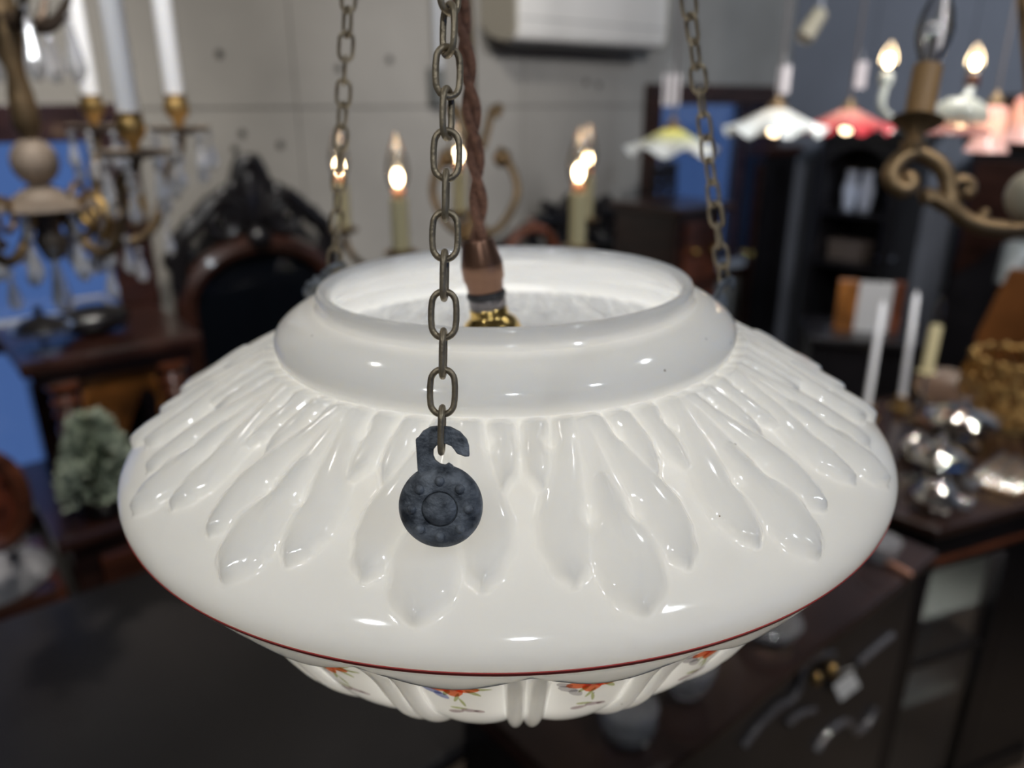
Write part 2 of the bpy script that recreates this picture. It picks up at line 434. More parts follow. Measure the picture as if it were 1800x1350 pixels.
def grid_mesh(name, co, m):
    nr, nc = co.shape[:2]
    me = bpy.data.meshes.new(name)
    i = np.arange(nr - 1)[:, None] * nc; j = np.arange(nc)[None, :]; j2 = (j + 1) % nc
    q = np.stack([i + j, i + j2, i + nc + j2, i + nc + j], -1).reshape(-1, 4)
    me.vertices.add(nr * nc); me.vertices.foreach_set('co', co.reshape(-1))
    me.loops.add(q.size); me.loops.foreach_set('vertex_index', q.reshape(-1).astype(np.int32))
    me.polygons.add(len(q)); me.polygons.foreach_set('loop_start', np.arange(0, q.size, 4, dtype=np.int32))
    me.polygons.foreach_set('use_smooth', np.ones(len(q), bool))
    me.materials.append(m); me.update(calc_edges=True); me.validate()
    return me
sh = bpy.data.objects.new('shade_body', grid_mesh('shade_body', co, M_milk)); COL.objects.link(sh); sh.parent = shade
# painted red line round the edge
mb = MB(); mb.lathe([(0.1750, -0.0768), (0.17605, -0.0773), (0.17570, -0.0780), (0.1753, -0.0787), (0.1749, -0.0792), (0.1740, -0.0792)], 360, cap=False)
tag(mb.build('red_line', M_red, shade), 'thin red painted line round the edge')

# flower prints on the bowl panels: thin coloured shapes following the panel surface
def enamel(name, c):                              # thin translucent enamel: the lit glass behind it shines through
    m = bpy.data.materials.new(name); m.use_nodes = True; nt = m.node_tree
    nt.nodes.remove(nt.nodes['Principled BSDF']); out = nt.nodes['Material Output']
    d = nt.nodes.new('ShaderNodeBsdfDiffuse'); t = nt.nodes.new('ShaderNodeBsdfTransparent'); x = nt.nodes.new('ShaderNodeMixShader'); x.inputs[0].default_value = 0.85
    d.inputs[0].default_value = (*c, 1); t.inputs[0].default_value = (*c, 1)
    nt.links.new(d.outputs[0], x.inputs[1]); nt.links.new(t.outputs[0], x.inputs[2]); nt.links.new(x.outputs[0], out.inputs[0]); return m
M_fl = {k: enamel('print_' + k, c) for k, c in dict(orange=(1.0, 0.27, 0.13), pale=(0.86, 0.86, 0.90), grey=(0.68, 0.66, 0.68), green=(0.62, 0.66, 0.36), blue=(0.42, 0.46, 0.74), mauve=(0.62, 0.52, 0.54)).items()}
def bowl_pt(phi_c, du, s, lift=0.00025):        # du: degrees from the panel centre, s: metres down from the lip
    p = phi_c + du * D2R
    z = -0.0965 - s
    pp = ((p - PAN0 + math.pi / NPAN) % (2 * math.pi / NPAN)) / (math.pi / NPAN) - 1
    rb = float(np.interp(-z, -bowl_c[:, 1], bowl_c[:, 0])); fade = min(1, max(0, (rb - 0.03) / 0.08))
    off = (float(flute(np.array([pp]))[0]) - 0.0028) * fade
    r = rb + off + lift
    return (r * math.sin(p), -r * math.cos(p), z - off * 0.5 - lift * 0.5)
def print_shape(mb, pc, cu, cs_, ru, rs, rot=0.0, n=10, lift=0.00025):
    pts = [bowl_pt(pc, cu, cs_, lift)]
    for i in range(n):
        a = 2 * math.pi * i / n
        x = ru * math.cos(a); y = rs * math.sin(a) * (1 - 0.25 * math.cos(a))
        X = x * math.cos(rot) - y * math.sin(rot); Y = x * math.sin(rot) + y * math.cos(rot)
        pts.append(bowl_pt(pc, cu + X, cs_ + Y * 0.0025, lift))
    o = len(mb.v); mb.v.extend(pts); mb.f.extend([(o, o + 1 + i, o + 1 + (i + 1) % n) for i in range(n)])
for k in range(NPAN):
    pc = PAN0 + 2 * math.pi * k / NPAN
    d = abs(((pc + math.pi) % (2 * math.pi)) - math.pi)
    if d > 75 * D2R: continue
    o_, p_, g_, m_, b_ = MB(), MB(), MB(), MB(), MB()
    for a in range(5):
        t = a * 2 * math.pi / 5 + 0.3
        print_shape(o_, pc, -0.6 + 2.0 * math.cos(t), 0.0080 + 0.0040 * math.sin(t), 1.7, 1.35, t, lift=0.0003 + 0.00004 * a)
    print_shape(p_, pc, -0.7, 0.0080, 1.1, 0.9, lift=0.0006)
    for (x, y, l, w, t) in [(2.6, 0.007, 1.5, 0.45, -0.4), (3.0, 0.0100, 1.6, 0.4, 0.3), (2.0, 0.013, 1.5, 0.4, 0.9), (-1.6, 0.0135, 1.2, 0.4, 2.0), (0.3, 0.0045, 1.6, 0.35, -0.2),
                            (-0.4, 0.017, 0.3, 1.6, 0.3), (0.2, 0.021, 0.25, 1.5, -0.2), (-0.6, 0.0265, 1.3, 0.4, 0.1), (3.6, 0.0045, 1.4, 0.35, -0.7)]:
        print_shape(g_, pc, x, y, l, w, t)
    for (x, y, l, w, t) in [(0.9, 0.0285, 1.4, 0.6, 0.2), (-1.2, 0.0300, 1.3, 0.6, -0.3), (2.2, 0.0295, 0.9, 0.5, 0.5)]:
        print_shape(m_, pc, x, y, l, w, t)
    for (x, y, l, w, t) in [(-3.6, 0.0135, 1.5, 0.9, 0.5), (-2.4, 0.0165, 1.3, 0.8, 0.9), (-4.2, 0.0100, 1.1, 0.8, 0.2)]:
        print_shape(b_, pc, x, y, l, w, t)
    fo = o_.build('flower_print', M_fl['orange'], shade)
    p_.build('flower_centre', M_fl['pale'], fo); g_.build('leaf_print', M_fl['green'], fo)
    m_.build('bud_print', M_fl['mauve'], fo); b_.build('small_flower_print', M_fl['blue' if k % 3 == 0 else 'grey'], fo)

# ================================================================== hanging chains with hooks
def link_mesh(L=0.0148, Wd=0.0088, wire=0.00096):
    pts = []; rad = (Wd - 2 * wire) / 2; h = (L - 2 * wire) / 2 - rad
    n = 14
    for i in range(n + 1): a = math.pi * i / n; pts.append((rad * math.cos(a), 0, h + rad * 1.05 * math.sin(a)))
    for t in (0.5, 0.0, -0.5): pts.append((-rad * 1.04, 0, h * t))
    for i in range(n + 1): a = math.pi + math.pi * i / n; pts.append((rad * math.cos(a), 0, -h + rad * 1.05 * math.sin(a)))
    for t in (-0.5, 0.0, 0.5): pts.append((rad * 1.04, 0, h * t))
    return MB().tube(pts, wire, 10, closed=True).mesh('link', M_chain)
LINK = link_mesh()
APEX = RIM + Vector((0, 0, 0.60))
def chain(name, label, bottom, n, twist, step=0.0111, ax=0.0):
    t = thing(name, label, 'chain', bottom, group='chains that carry the milk glass shade')
    d = (APEX + Vector((ax, 0, 0)) - Vector(bottom)).normalized()
    q = Vector((0, 0, 1)).rotation_difference(d)
    for k in range(n):
        o = inst(LINK, 'link', t, d * (0.0062 + k * step))
        o.rotation_mode = 'QUATERNION'
        o.rotation_quaternion = q @ Quaternion((0, 0, 1), (twist(k)) * D2R)
    return t
def hook_parts(t, parts_rot, off):
    # local: x right, z up, -y to the viewer; hung by its eye at the origin
    M = Matrix.Translation(off) @ parts_rot
    s = 0.0001645
    def P(px, py): return ((px - 777) * s, -(py - 792) * s)
    outl = [P(*p) for p in [(733, 845), (733, 772), (738, 769), (746, 759), (760, 752), (777, 751), (795, 754), (812, 764), (823, 778), (826, 790), (826, 808), (818, 808), (804, 802),
                            (800, 795), (795, 788), (787, 784), (777, 783), (769, 786), (763, 793), (762, 803), (765, 812), (773, 819), (782, 822), (788, 818), (796, 824), (800, 845)]]
    h = MB(M); h.prism(outl, -0.0010, 0.0010)
    h.build('hook_plate', M_zinc, t, bevel=0.0003)
    cx, cz = P(769, 897)
    R = 0.01235
    ax = (0, -1, 0)
    dmb = MB(M); dmb.lathe([(0.0001, -0.0028), (R - 0.0006, -0.0028), (R, -0.0021), (R, -0.0008), (R - 0.0007, 0.0006), (R * 0.8, 0.0018), (R * 0.55, 0.0023), (R * 0.43, 0.0022), (R * 0.42, 0.0012), (0.0001, 0.0012)], 64, (cx, -0.0005, cz), ax=ax)
    dk = dmb.build('disc', M_zinc, t)
    bmb = MB(M); bmb.lathe([(R * 0.395, 0.0005), (R * 0.395, 0.0022), (R * 0.36, 0.0027), (R * 0.2, 0.0031), (0.0001, 0.0033)], 48, (cx, -0.0005, cz), ax=ax)
    bmb.build('button', M_zinc, dk)
    for k in range(8):
        a = k * math.pi / 4 + 0.05
        g = MB(M); g.ball((cx + R * 0.665 * math.sin(a), -0.0025, cz + R * 0.665 * math.cos(a)), (0.00150, 0.00135, 0.00150), 14, 8)
        g.build('bead', M_zinc, dk)
b0 = at(776, 790, 0.2235)
f_tw = lambda k: [90, 0, 90, 2, 88, 4, 92, 8, 75, 25, 120, 50, 140, 68, -20, 80, -10, 70, 0, 90][k % 20] + (0 if k < 8 else 0)
ch = chain('hanging_chain', 'antique brass chain hanging in front of the shade with dark round hook', b0 - Vector((0, 0, 0.0005)), 20, f_tw)
hook_parts(ch, Matrix.Rotation(-14 * D2R, 4, 'X') @ Matrix.Rotation(-3 * D2R, 4, 'Y'), Vector((0, 0, 0.0008)))
r_az = 112 * D2R; rb_ = 0.1263
br = RIM + Vector((rb_ * math.sin(r_az), -rb_ * math.cos(r_az), -0.0155))
chr_ = chain('hanging_chain', 'thin brass chain behind the shade on the right, before the pendant lamps', br, 20, lambda k: k * 90 + 40 + 25 * math.sin(k * 0.9), ax=-0.03)
hook_parts(chr_, Matrix.Rotation(40 * D2R, 4, 'Z') @ Matrix.Rotation(24 * D2R, 4, 'X'), Vector((0, 0, 0)))
l_az = -128 * D2R; lb_ = 0.1234
bl = RIM + Vector((lb_ * math.sin(l_az), -lb_ * math.cos(l_az), -0.012))
chl_ = chain('hanging_chain', 'thin brass chain behind the shade on the left, before the concrete wall', bl, 20, lambda k: k * 90 + 10 + 30 * math.sin(k * 0.7))
hook_parts(chl_, Matrix.Rotation(-128 * D2R, 4, 'Z') @ Matrix.Rotation(-52 * D2R, 4, 'X'), Vector((0, 0, 0)))

# ================================================================== cord, lamp holder and bulb
ht = at(840, 421, 0.353)
ax_ = (at(858, 560, 0.353) - ht); ax_.y = 0.0; ax_.normalize()          # pointing down
hold = thing('lamp_holder', 'copper and brass lamp holder on brown twisted cord inside the shade', 'lamp holder', ht)
def hl(prof, name, m, n=40, wob=None):
    return MB().lathe([(r, z) for r, z in prof], n, ax=ax_, wob=wob).build(name, m, hold)
pxm = 1 / 3830 / 0.96
def hp(*pp): return [(w * 0.5 / 3830, (y - 421) * pxm) for w, y in pp]
hl(hp((44, 424), (53, 421), (56, 424), (73, 458), (75, 462), (75, 464), (60, 464)), 'cord_grip', M_copper)
hl(hp((60, 463), (73, 464), (74, 466), (73, 488), (68, 493), (63, 510), (58, 514)), 'collar', M_copper2, 120, lambda r, z, a, k: (r * (1 + (0.012 if int(a / (2 * math.pi) * 120 + 0.5) % 2 else 0) * (2 <= k <= 3)), z))
hl(hp((58, 508), (68, 511), (72, 515), (72, 519), (66, 523)), 'gasket', M_blackrub)
hl(hp((64, 521), (68, 524), (68, 536), (64, 541)), 'lock_ring', mat('grey_steel', (0.22, 0.2, 0.2), 0.3, 0.9))
hl(hp((64, 539), (69, 542), (70, 552), (76, 556), (94, 563), (106, 574), (112, 590), (112, 640), (118, 642), (118, 660), (100, 660)), 'brass_shell', M_brass)
def strand(ph):
    ctrl = [at(p[0], p[1], 0.335 + 0.018 * (p[1] / 421)) for p in [(790, -140), (800, -60), (808, 0), (818, 90), (828, 180), (835, 270), (840, 340), (842, 395), (841, 430)]]
    c = smooth_pts(ctrl, 12); out = []; s = 0
    for i, p in enumerate(c):
        if i: s += (p - c[i - 1]).length
        a = ph + s / 0.040 * 2 * math.pi
        out.append(p + Vector((math.cos(a), math.sin(a), 0)) * 0.0021)
    return [p - ht for p in out]
for ph in (0.4, 0.4 + math.pi):
    MB().tube(strand(ph), 0.00225, 12).build('cord_strand', M_cord, hold)
bc = ax_ * 0.085
MB().lathe([(0.013, 0.058), (0.014, 0.090), (0.027, 0.112), (0.033, 0.130), (0.030, 0.148), (0.016, 0.160), (0.0005, 0.163)], 24, ax=ax_).build('bulb', emit('lit_lamp_bulb', (1.0, 0.97, 0.92), 4.5), hold)
# ================================================================== the room
M_conc = mat('fair_faced_concrete', (0.30, 0.285, 0.26), 0.8, noise=0.16, nscale=2.2, bump=0.3, bscale=40)
M_conc2 = mat('concrete_joint', (0.17, 0.165, 0.155), 0.9)
M_greyw = mat('blue_grey_painted_wall', (0.205, 0.22, 0.26), 0.7, noise=0.06, nscale=3)
M_floor = mat('dark_floor_boards', (0.10, 0.075, 0.055), 0.5, noise=0.3, nscale=3)
M_ceil = mat('concrete_ceiling', (0.30, 0.29, 0.28), 0.9)
def struct(mb, name, m, parent=None, **k):
    o = mb.build(name, m, parent, smooth=False, **k); o['kind'] = 'structure'; o.location = FOOT; o.rotation_euler = (0, 0, RZ); return o
def RB(mb, u0, u1, n0, n1, z0, z1):                  # a box in the room frame
    vs = [(u, -n, z) for u in (u0, u1) for n in (n0, n1) for z in (z0, z1)]        # local x along the wall, y into it
    return mb.add(vs, [(0, 1, 3, 2), (4, 6, 7, 5), (0, 4, 5, 1), (2, 3, 7, 6), (0, 2, 6, 4), (1, 5, 7, 3)])
struct(RB(MB(), -2.6, UR + 0.2, -0.25, 5.2, -0.1, 0.0), 'floor', M_floor)
struct(RB(MB(), -2.6, UR + 0.2, -0.25, 5.2, 3.0, 3.1), 'ceiling', M_ceil)
# openings in the concrete wall
w1 = (hit_n(60, 400, 0)[0] - 0.75, hit_n(258, 545, 0)[0], 0.70, 1.64)
w2u0 = hit_n(1133, 250, 0)[0]; w2 = (w2u0, UR - 0.12, 0.95, hit_n(1250, 178, 0)[1])
holes = [w1, w2]
def minus(rects, h):
    out = []
    for (a, b, c, d) in rects:
        if h[1] <= a or h[0] >= b or h[3] <= c or h[2] >= d: out.append((a, b, c, d)); continue
        if h[0] > a: out.append((a, h[0], c, d))
        if h[1] < b: out.append((h[1], b, c, d))
        m0, m1 = max(a, h[0]), min(b, h[1])
        if h[2] > c: out.append((m0, m1, c, h[2]))
        if h[3] < d: out.append((m0, m1, h[3], d))
    return out
mb = MB(); rects = [(-2.6, UR + 0.2, 0.0, 3.0)]
for h in holes: rects = minus(rects, h)
for r in rects: RB(mb, r[0], r[1], -0.22, -0.012, r[2], r[3])
wall_b = struct(mb, 'wall_back', M_conc2)
uj = hit_n(528, 250, 0)[0]; zj = hit_n(420, 190, 0)[1]
us = [uj + k * 0.9 for k in range(-6, 6)]; zs = [0.0, zj - 0.9, zj, zj + 0.9, 3.0]
for i in range(len(us) - 1):
    for j in range(len(zs) - 1):
        rr = [(max(us[i], -2.6) + 0.002, min(us[i + 1], UR) - 0.002, zs[j] + 0.002, zs[j + 1] - 0.002)]
        if rr[0][1] - rr[0][0] < 0.05: continue
        for h in holes: rr = minus(rr, h)
        for r in rr:
            if r[1] - r[0] < 0.01 or r[3] - r[2] < 0.01: continue
            RB(MB(), r[0], r[1], -0.012, 0.0, r[2], r[3]).build('concrete_panel', M_conc, wall_b, smooth=False)
M_hole = mat('tie_hole_shadow', (0.07, 0.065, 0.06), 0.9)
for px, py in [(385, 95), (684, 105), (137, 100), (425, 235), (492, 255), (1105, 85), (1030, 145), (412, 262), (1052, 150), (595, 120)]:
    u, z = hit_n(px, py, 0)
    MB().lathe([(0.011, 0.0), (0.012, 0.003), (0.009, 0.0035), (0.008, 0.001), (0.0005, 0.001)], 14, (u, 0, z), ax=(0, -1, 0)).build('tie_hole', M_hole, wall_b)
# the grey wall on the right and the wall behind on the left
mb = MB(); RB(mb, UR + 0.012, UR + 0.2, -0.02, 5.2, 0, 3.0)
wall_r = struct(mb, 'wall_right', M_greyw)
for k in range(9):
    n0 = 0.0 + k * 0.42
    RB(MB(), UR, UR + 0.012, n0 + 0.0025, n0 + 0.4175, 0, 3.0).build('wall_board', M_greyw, wall_r, smooth=False)
struct(RB(MB(), -2.6, -2.4, 0.0, 5.2, 0, 3.0), 'wall_left', M_conc)
mb = MB()
for r in minus([(-2.4, UR, 0.0, 3.0)], (-0.4, 2.4, 0.8, 2.4)): RB(mb, r[0], r[1], 5.0, 5.2, r[2], r[3])
struct(mb, 'wall_front', M_conc)
# windows onto the dusk
M_sill = mat('pale_sill', (0.40, 0.42, 0.45), 0.5)
def window(name, w, rail, fw, mull, m):
    e = thing(name, None, None, W(w[0], 0, 0), RZ); e['kind'] = 'structure'
    L = w[1] - w[0]
    def bar(x0, x1, z0, z1, nm='window_frame', y0=-0.05, y1=0.03, mm=m): MB().box(x0, x1, y0, y1, z0, z1).build(nm, mm, e, smooth=False, bevel=0.004)
    bar(-0.02, L + 0.03, w[3] - fw * 0.2, w[3] + fw, 'head_rail'); bar(-0.02, L + 0.03, w[2] - fw, w[2], 'bottom_rail')
    bar(-0.02, fw * 0.7, w[2], w[3], 'stile'); bar(L - fw, L + 0.03, w[2], w[3], 'stile')
    if rail: bar(fw * 0.7, L - fw, rail - 0.05, rail + 0.01, 'middle_rail'); bar(fw * 0.7, L - fw, rail + 0.01, rail + 0.025, 'rail_edge', -0.055, 0.0, M_sill)
    for x in mull: bar(x - 0.012, x + 0.012, w[2], w[3], 'mullion', -0.02, 0.02)
    MB().box(fw * 0.6, L - fw * 0.8, 0.028, 0.033, w[2], w[3]).build('pane', M_pane, e, smooth=False)
    MB().box(0, L, -0.075, 0.0, w[2] - 0.02, w[2] + 0.008).build('window_sill', M_sill, e, smooth=False)
    return e
zr = hit_n(100, 565, 0)[1]
window('window_1', w1, zr, 0.075, [], M_mahog)
window('window_2', w2, None, 0.07, [0.72], M_mahog)

# air conditioner high on the concrete wall
u0, zb = hit_n(905, 72, 0.19); u1 = hit_n(1172, 78, 0.19)[0]
ac = thing('air_conditioner', 'white wall mounted air conditioner high on the concrete wall', 'air conditioner', W(u0, 0.004, zb), RZ)
M_acw = mat('white_plastic', (0.74, 0.72, 0.68), 0.35)
La = u1 - u0
prof = [(0.0, 0.06), (-0.05, 0.02), (-0.14, 0.0), (-0.175, 0.010), (-0.19, 0.04), (-0.187, 0.29), (-0.16, 0.31), (0.0, 0.31)]
def acprism(x0, x1):
    n = len(prof); vs = [(x0, y, z) for y, z in prof] + [(x1, y, z) for y, z in prof]
    return MB().add(vs, [tuple(range(n)), tuple(range(2 * n - 1, n - 1, -1))] + [(i, n + i, n + (i + 1) % n, (i + 1) % n) for i in range(n)])
acprism(0.012, La - 0.012).build('body', M_acw, ac, bevel=0.006)
for x0, x1 in ((0, 0.012), (La - 0.012, La)): acprism(x0, x1).build('end_cap', mat('beige_plastic', (0.36, 0.33, 0.27), 0.5), ac, bevel=0.003)
MB().box(0.03, La - 0.06, -0.15, -0.10, -0.008, 0.012).build('louvre_gap_shade', mat('gap_shade_dark', (0.05, 0.05, 0.05), 0.5), ac, bevel=0.003)  # dark bar: shade of the gap under the unit put into colour
MB().box(0.02, La - 0.02, -0.1915, -0.188, 0.07, 0.074).build('panel_seam', mat('grey_seam', (0.3, 0.3, 0.29), 0.5), ac)
# conduit and box on the wall
u, z = hit_n(771, 120, 0.02)
cd = thing('wall_conduit', 'pale vertical conduit with small dark box on the concrete wall', 'conduit', W(u, 0, 0), RZ)
MB().lathe([(0.014, z), (0.014, 2.99)], 12, (0, -0.02, 0)).build('pipe', mat('pale_pipe', (0.45, 0.47, 0.5), 0.4), cd)
MB().box(-0.035, 0.012, -0.04, 0, hit_n(762, 185, 0.04)[1], z).build('junction_box', mat('grey_box', (0.12, 0.125, 0.12), 0.5), cd, bevel=0.003)

# ================================================================== dark furniture along the concrete wall
def furn(name, label, cat, px0, px1, py, n):
    """empty at the left front foot of a piece standing against the concrete wall; returns (empty, width)"""
    a = hit_n(px0, py, n); b = hit_n(px1, py, n)
    return thing(name, label, cat, W(a[0], n, 0), RZ), b[0] - a[0]
def scroll(c, r0, turns, dirn=1, start=0.0, n=20, plane='xz', shrink=0.25):
    out = []
    for i in range(n + 1):
        t = i / n; a = start + dirn * turns * 2 * math.pi * t; r = r0 * (1 - (1 - shrink) * t)
        p = (c[0] + r * math.cos(a), c[1], c[2] + r * math.sin(a))
        out.append(p)
    return out
# -- walnut overmantel cabinet with an arch, left
e, Wd = furn('arched_cabinet', 'carved walnut cabinet with dark arched niche and turned side columns', 'cabinet', 62, 322, 620, 0.42)
zt = hit_n(190, 612, 0.45)[1]; zshelf = hit_n(190, 935, 0.6)[1]; zbase = hit_n(190, 868, 0.42)[1]
MB().box(-0.04, Wd + 0.04, -0.04, 0.34, zt - 0.035, zt).build('cornice', M_mahog, e, smooth=False, bevel=0.008)
MB().box(-0.02, Wd + 0.02, -0.02, 0.32, zt - 0.065, zt - 0.035).build('cornice_moulding', M_mahog, e, smooth=False, bevel=0.006)
MB().box(0, Wd, 0.22, 0.30, zbase, zt - 0.06).build('back_panel', M_mahog, e, smooth=False)
cxm = Wd * 0.52; ar = Wd * 0.27; zc = hit_n(205, 720, 0.42)[1]
pts = [(0.07, zbase), (0.07, zt - 0.065), (Wd - 0.07, zt - 0.065), (Wd - 0.07, zbase), (cxm + ar, zbase)]
pts += [(cxm + ar * math.cos(a * math.pi / 16), zc + ar * 1.05 * math.sin(a * math.pi / 16)) for a in range(17)] + [(cxm - ar, zbase)]
MB().prism(pts, 0.0, 0.025).build('arched_panel', M_walnut, e, smooth=False, bevel=0.003)
MB().box(cxm - ar, cxm + ar, 0.2, 0.218, zbase, zc + ar).build('mirror_glass', M_blackmirror, e, smooth=False)
for x in (0.035, Wd - 0.035):
    pr = [(0.032, zbase), (0.032, zbase + 0.05), (0.018, zbase + 0.06)]
    zz = zbase + 0.06
    H = zt - 0.065 - zz
    for k, (r, t) in enumerate([(0.026, .1), (0.03, .2), (0.02, .28), (0.028, .33), (0.02, .38), (0.027, .55), (0.018, .66), (0.03, .7), (0.02, .76), (0.03, .82), (0.02, .9), (0.034, .96), (0.034, 1)]): pr.append((r, zz + H * t))
    MB().lathe(pr, 16, (x, -0.01, 0)).build('column', M_mahogred, e)
MB().box(-0.06, Wd + 0.06, -0.16, 0.32, zbase - 0.04, zbase).build('shelf', M_mahog, e, smooth=False, bevel=0.008)
MB().box(-0.03, Wd + 0.03, -0.12, 0.30, 0.06, zbase - 0.04).build('base_carcass', M_mahog, e, smooth=False, bevel=0.005)
for k in (0, 1):
    x0 = 0.02 + k * (Wd / 2 - 0.01)
    d = MB().box(x0, x0 + Wd / 2 - 0.03, -0.14, -0.12, 0.12, zbase - 0.08).build('door', M_mahogred, e, smooth=False, bevel=0.006)
    MB().ball((x0 + (Wd / 2 - 0.08 if k == 0 else 0.04), -0.15, zbase * 0.6), 0.013).build('knob', M_brass, d)
for x in (0.02, Wd - 0.02):
    for y in (-0.08, 0.26): MB().lathe([(0.03, 0), (0.035, 0.03), (0.025, 0.06)], 12, (x, y, 0)).build('foot', M_mahog, e)
arch_cab = e
# plant on its shelf
pc = at(165, 815, 1.0); r = ray(165, 815)
un = hit_n(182, 880, 0.50); pp = W(un[0], 0.50, zbase)
pl = thing('potted_plant', 'pale green bushy plant in dark pot on the arched cabinet shelf', 'plant', pp)
MB().lathe([(0.045, 0.0), (0.05, 0.002), (0.06, 0.055), (0.066, 0.06), (0.066, 0.07), (0.056, 0.07), (0.05, 0.05), (0.0005, 0.05)], 20).build('pot', M_black, pl)
M_leaf = mat('grey_green_leaf', (0.44, 0.50, 0.38), 0.6, noise=0.4, nscale=30)
lf = MB(); st = MB()
hp_ = hit_n(160, 730, 0.5)[1] - zbase
for i in range(800):
    a = random.uniform(0, 2 * math.pi); t = random.random() ** 0.7; hgt = 0.05 + (hp_ - 0.05) * random.random()
    rad = (0.082 * (1 - (hgt / hp_) ** 1.3) + 0.018) * (0.5 + 0.5 * t)
    c = Vector((rad * math.cos(a) * (1.0 + 0.2 * math.sin(3 * a)), rad * math.sin(a), hgt))
    d = Vector((math.cos(a) + random.uniform(-.6, .6), math.sin(a) + random.uniform(-.6, .6), random.uniform(-.3, 1.0))).normalized()
    w = d.orthogonal().normalized(); w.rotate(Quaternion(d, random.uniform(0, 6.28))); L_ = random.uniform(0.018, 0.034)
    o = len(lf.v); m_ = c + d * L_ * 0.5
    lf.v += [tuple(c), tuple(m_ + w * L_ * 0.32), tuple(c + d * L_), tuple(m_ - w * L_ * 0.32)]; lf.f += [(o, o + 1, o + 2, o + 3)]
    if i % 18 == 0: st.tube([(0, 0, 0.05), c * 0.5 + Vector((0, 0, 0.03)), c], 0.0015, 5)
tag(lf.build('foliage', M_leaf, pl, smooth=False), kind='stuff'); st.build('stems', mat('stem_green', (0.16, 0.2, 0.1), 0.6), pl)
# things on top of the arched cabinet
def stand(name, label, cat, px, py, z, rz=0.0, group=None):
    p = on_z(px, py, z); return thing(name, label, cat, p, rz, group)
gd = thing('glass_comport', 'blue-grey glass dish with finial on the arched cabinet', 'dish', W(hit_n(85, 632, 0.38)[0], 0.38, zt))
M_blueg = mat('smoky_blue_glass', (0.45, 0.55, 0.75), 0.1, trans=0.6, ior=1.4)
MB().lathe([(0.035, 0), (0.036, 0.004), (0.008, 0.01), (0.008, 0.03), (0.06, 0.045), (0.065, 0.055), (0.058, 0.052), (0.0005, 0.036)], 20).build('bowl', M_blueg, gd)
MB().lathe([(0.055, 0.053), (0.04, 0.07), (0.012, 0.08), (0.006, 0.085), (0.011, 0.095), (0.0005, 0.105)], 20).build('lid', M_black, gd)
bx = thing('black_purse', 'black folded bag lying on the arched cabinet top', 'bag', W(hit_n(165, 590, 0.28)[0], 0.30, zt), RZ)
MB().ball((0, 0, 0.035), (0.085, 0.06, 0.035), 16, 10).build('bag_body', M_black, bx)
MB().tube([(-0.05, 0, 0.055), (-0.03, 0, 0.085), (0.03, 0, 0.085), (0.05, 0, 0.055)], 0.006).build('handle', mat('grey_cloth', (0.3, 0.3, 0.32), 0.8), bx)

# -- black overmantel mirror with carved crest
def crest_mirror(name, label, cx, px_half, py_arch, py_top, n, mf, mc):
    uc, za = hit_n(cx, py_arch, n); hw = hit_n(cx + px_half, py_arch, n)[0] - uc; ztop = hit_n(cx - 8, py_top, n)[1]
    e = thing(name, label, 'mirror', W(uc, n, 0), RZ)
    zs_ = za - hw * 0.72                            # springing of the arch
    arc = [(hw * math.cos(a * math.pi / 20), 0, zs_ + hw * 0.72 * math.sin(a * math.pi / 20)) for a in range(21)]
    path = [(hw, 0, 0.30)] + arc + [(-hw, 0, 0.30)]
    MB().tube([(x * 0.97, 0, z) for x, y, z in path], 0.03, 8).build('frame', mf, e)
    poly = [(x * 0.95, z) for x, y, z in path]
    MB().prism(poly, 0.01, 0.03).build('mirror_glass', M_blackmirror, e, smooth=False)  # pane coloured black for the dark that the mirror reflects
    MB().box(-hw - 0.05, hw + 0.05, -0.14, 0.09, 0.24, 0.30).build('shelf', mc, e, smooth=False, bevel=0.006)
    MB().box(-hw - 0.02, hw + 0.02, -0.10, 0.07, 0.0, 0.24).build('base', mc, e, smooth=False, bevel=0.006)
    # pierced crest
    h = ztop - za
    cst = MB()
    MBs = [scroll((s * hw * 0.42, 0, za + h * 0.28), hw * 0.24, 1.4, s, math.pi / 2 if s > 0 else math.pi / 2) for s in (-1, 1)]
    for p in MBs: cst.tube(p, [0.022 - 0.010 * i / 20 for i in range(21)], 8)
    for s in (-1, 1):
        cst.tube(smooth_pts([(s * hw * 1.0, 0, za - h * 0.42), (s * hw * 0.93, 0, za + h * 0.10), (s * hw * 0.72, 0, za + h * 0.30), (s * hw * 0.45, 0, za + h * 0.52), (s * hw * 0.15, 0, za + h * 0.45)], 5), 0.024, 8)
        cst.tube(scroll((s * hw * 0.98, 0, za - h * 0.10), hw * 0.16, 1.2, -s, 0), 0.016, 7)
        cst.tube(smooth_pts([(s * 0.02, 0, za + h * 0.3), (s * hw * 0.16, 0, za + h * 0.66), (s * hw * 0.10, 0, za + h * 0.86), (s * 0.01, 0, za + h * 0.93)], 5), 0.024, 8)
        for k in range(6):
            t = k / 5
            cst.ball((s * hw * (0.92 - 0.72 * t), 0, za + h * (0.12 + 0.50 * t ** 0.8)), (0.028, 0.018, 0.034), 9, 7)
    cst.ball((0, 0, za + h * 0.86), (0.024, 0.016, h * 0.14), 10, 8)
    cst.ball((0, 0, za + h * 0.45), (hw * 0.17, 0.025, h * 0.42), 14, 10)
    cst.build('carved_crest', mc, e)
    MB().ball((0, -0.02, za + 0.02), (0.04, 0.03, 0.035), 10, 8).build('carved_boss', mc, e)
    return e
crest_mirror('overmantel_mirror', 'black arched mirror with pierced carved crest against the concrete wall', 452, 128, 428, 268, 0.10, M_mahog, M_black)
# -- second dark carved piece behind the shade
crest_mirror('hall_mirror', 'dark carved mirror crest showing just above the shade rim on its right', 1012, 122, 425, 338, 0.10, M_black, M_black)
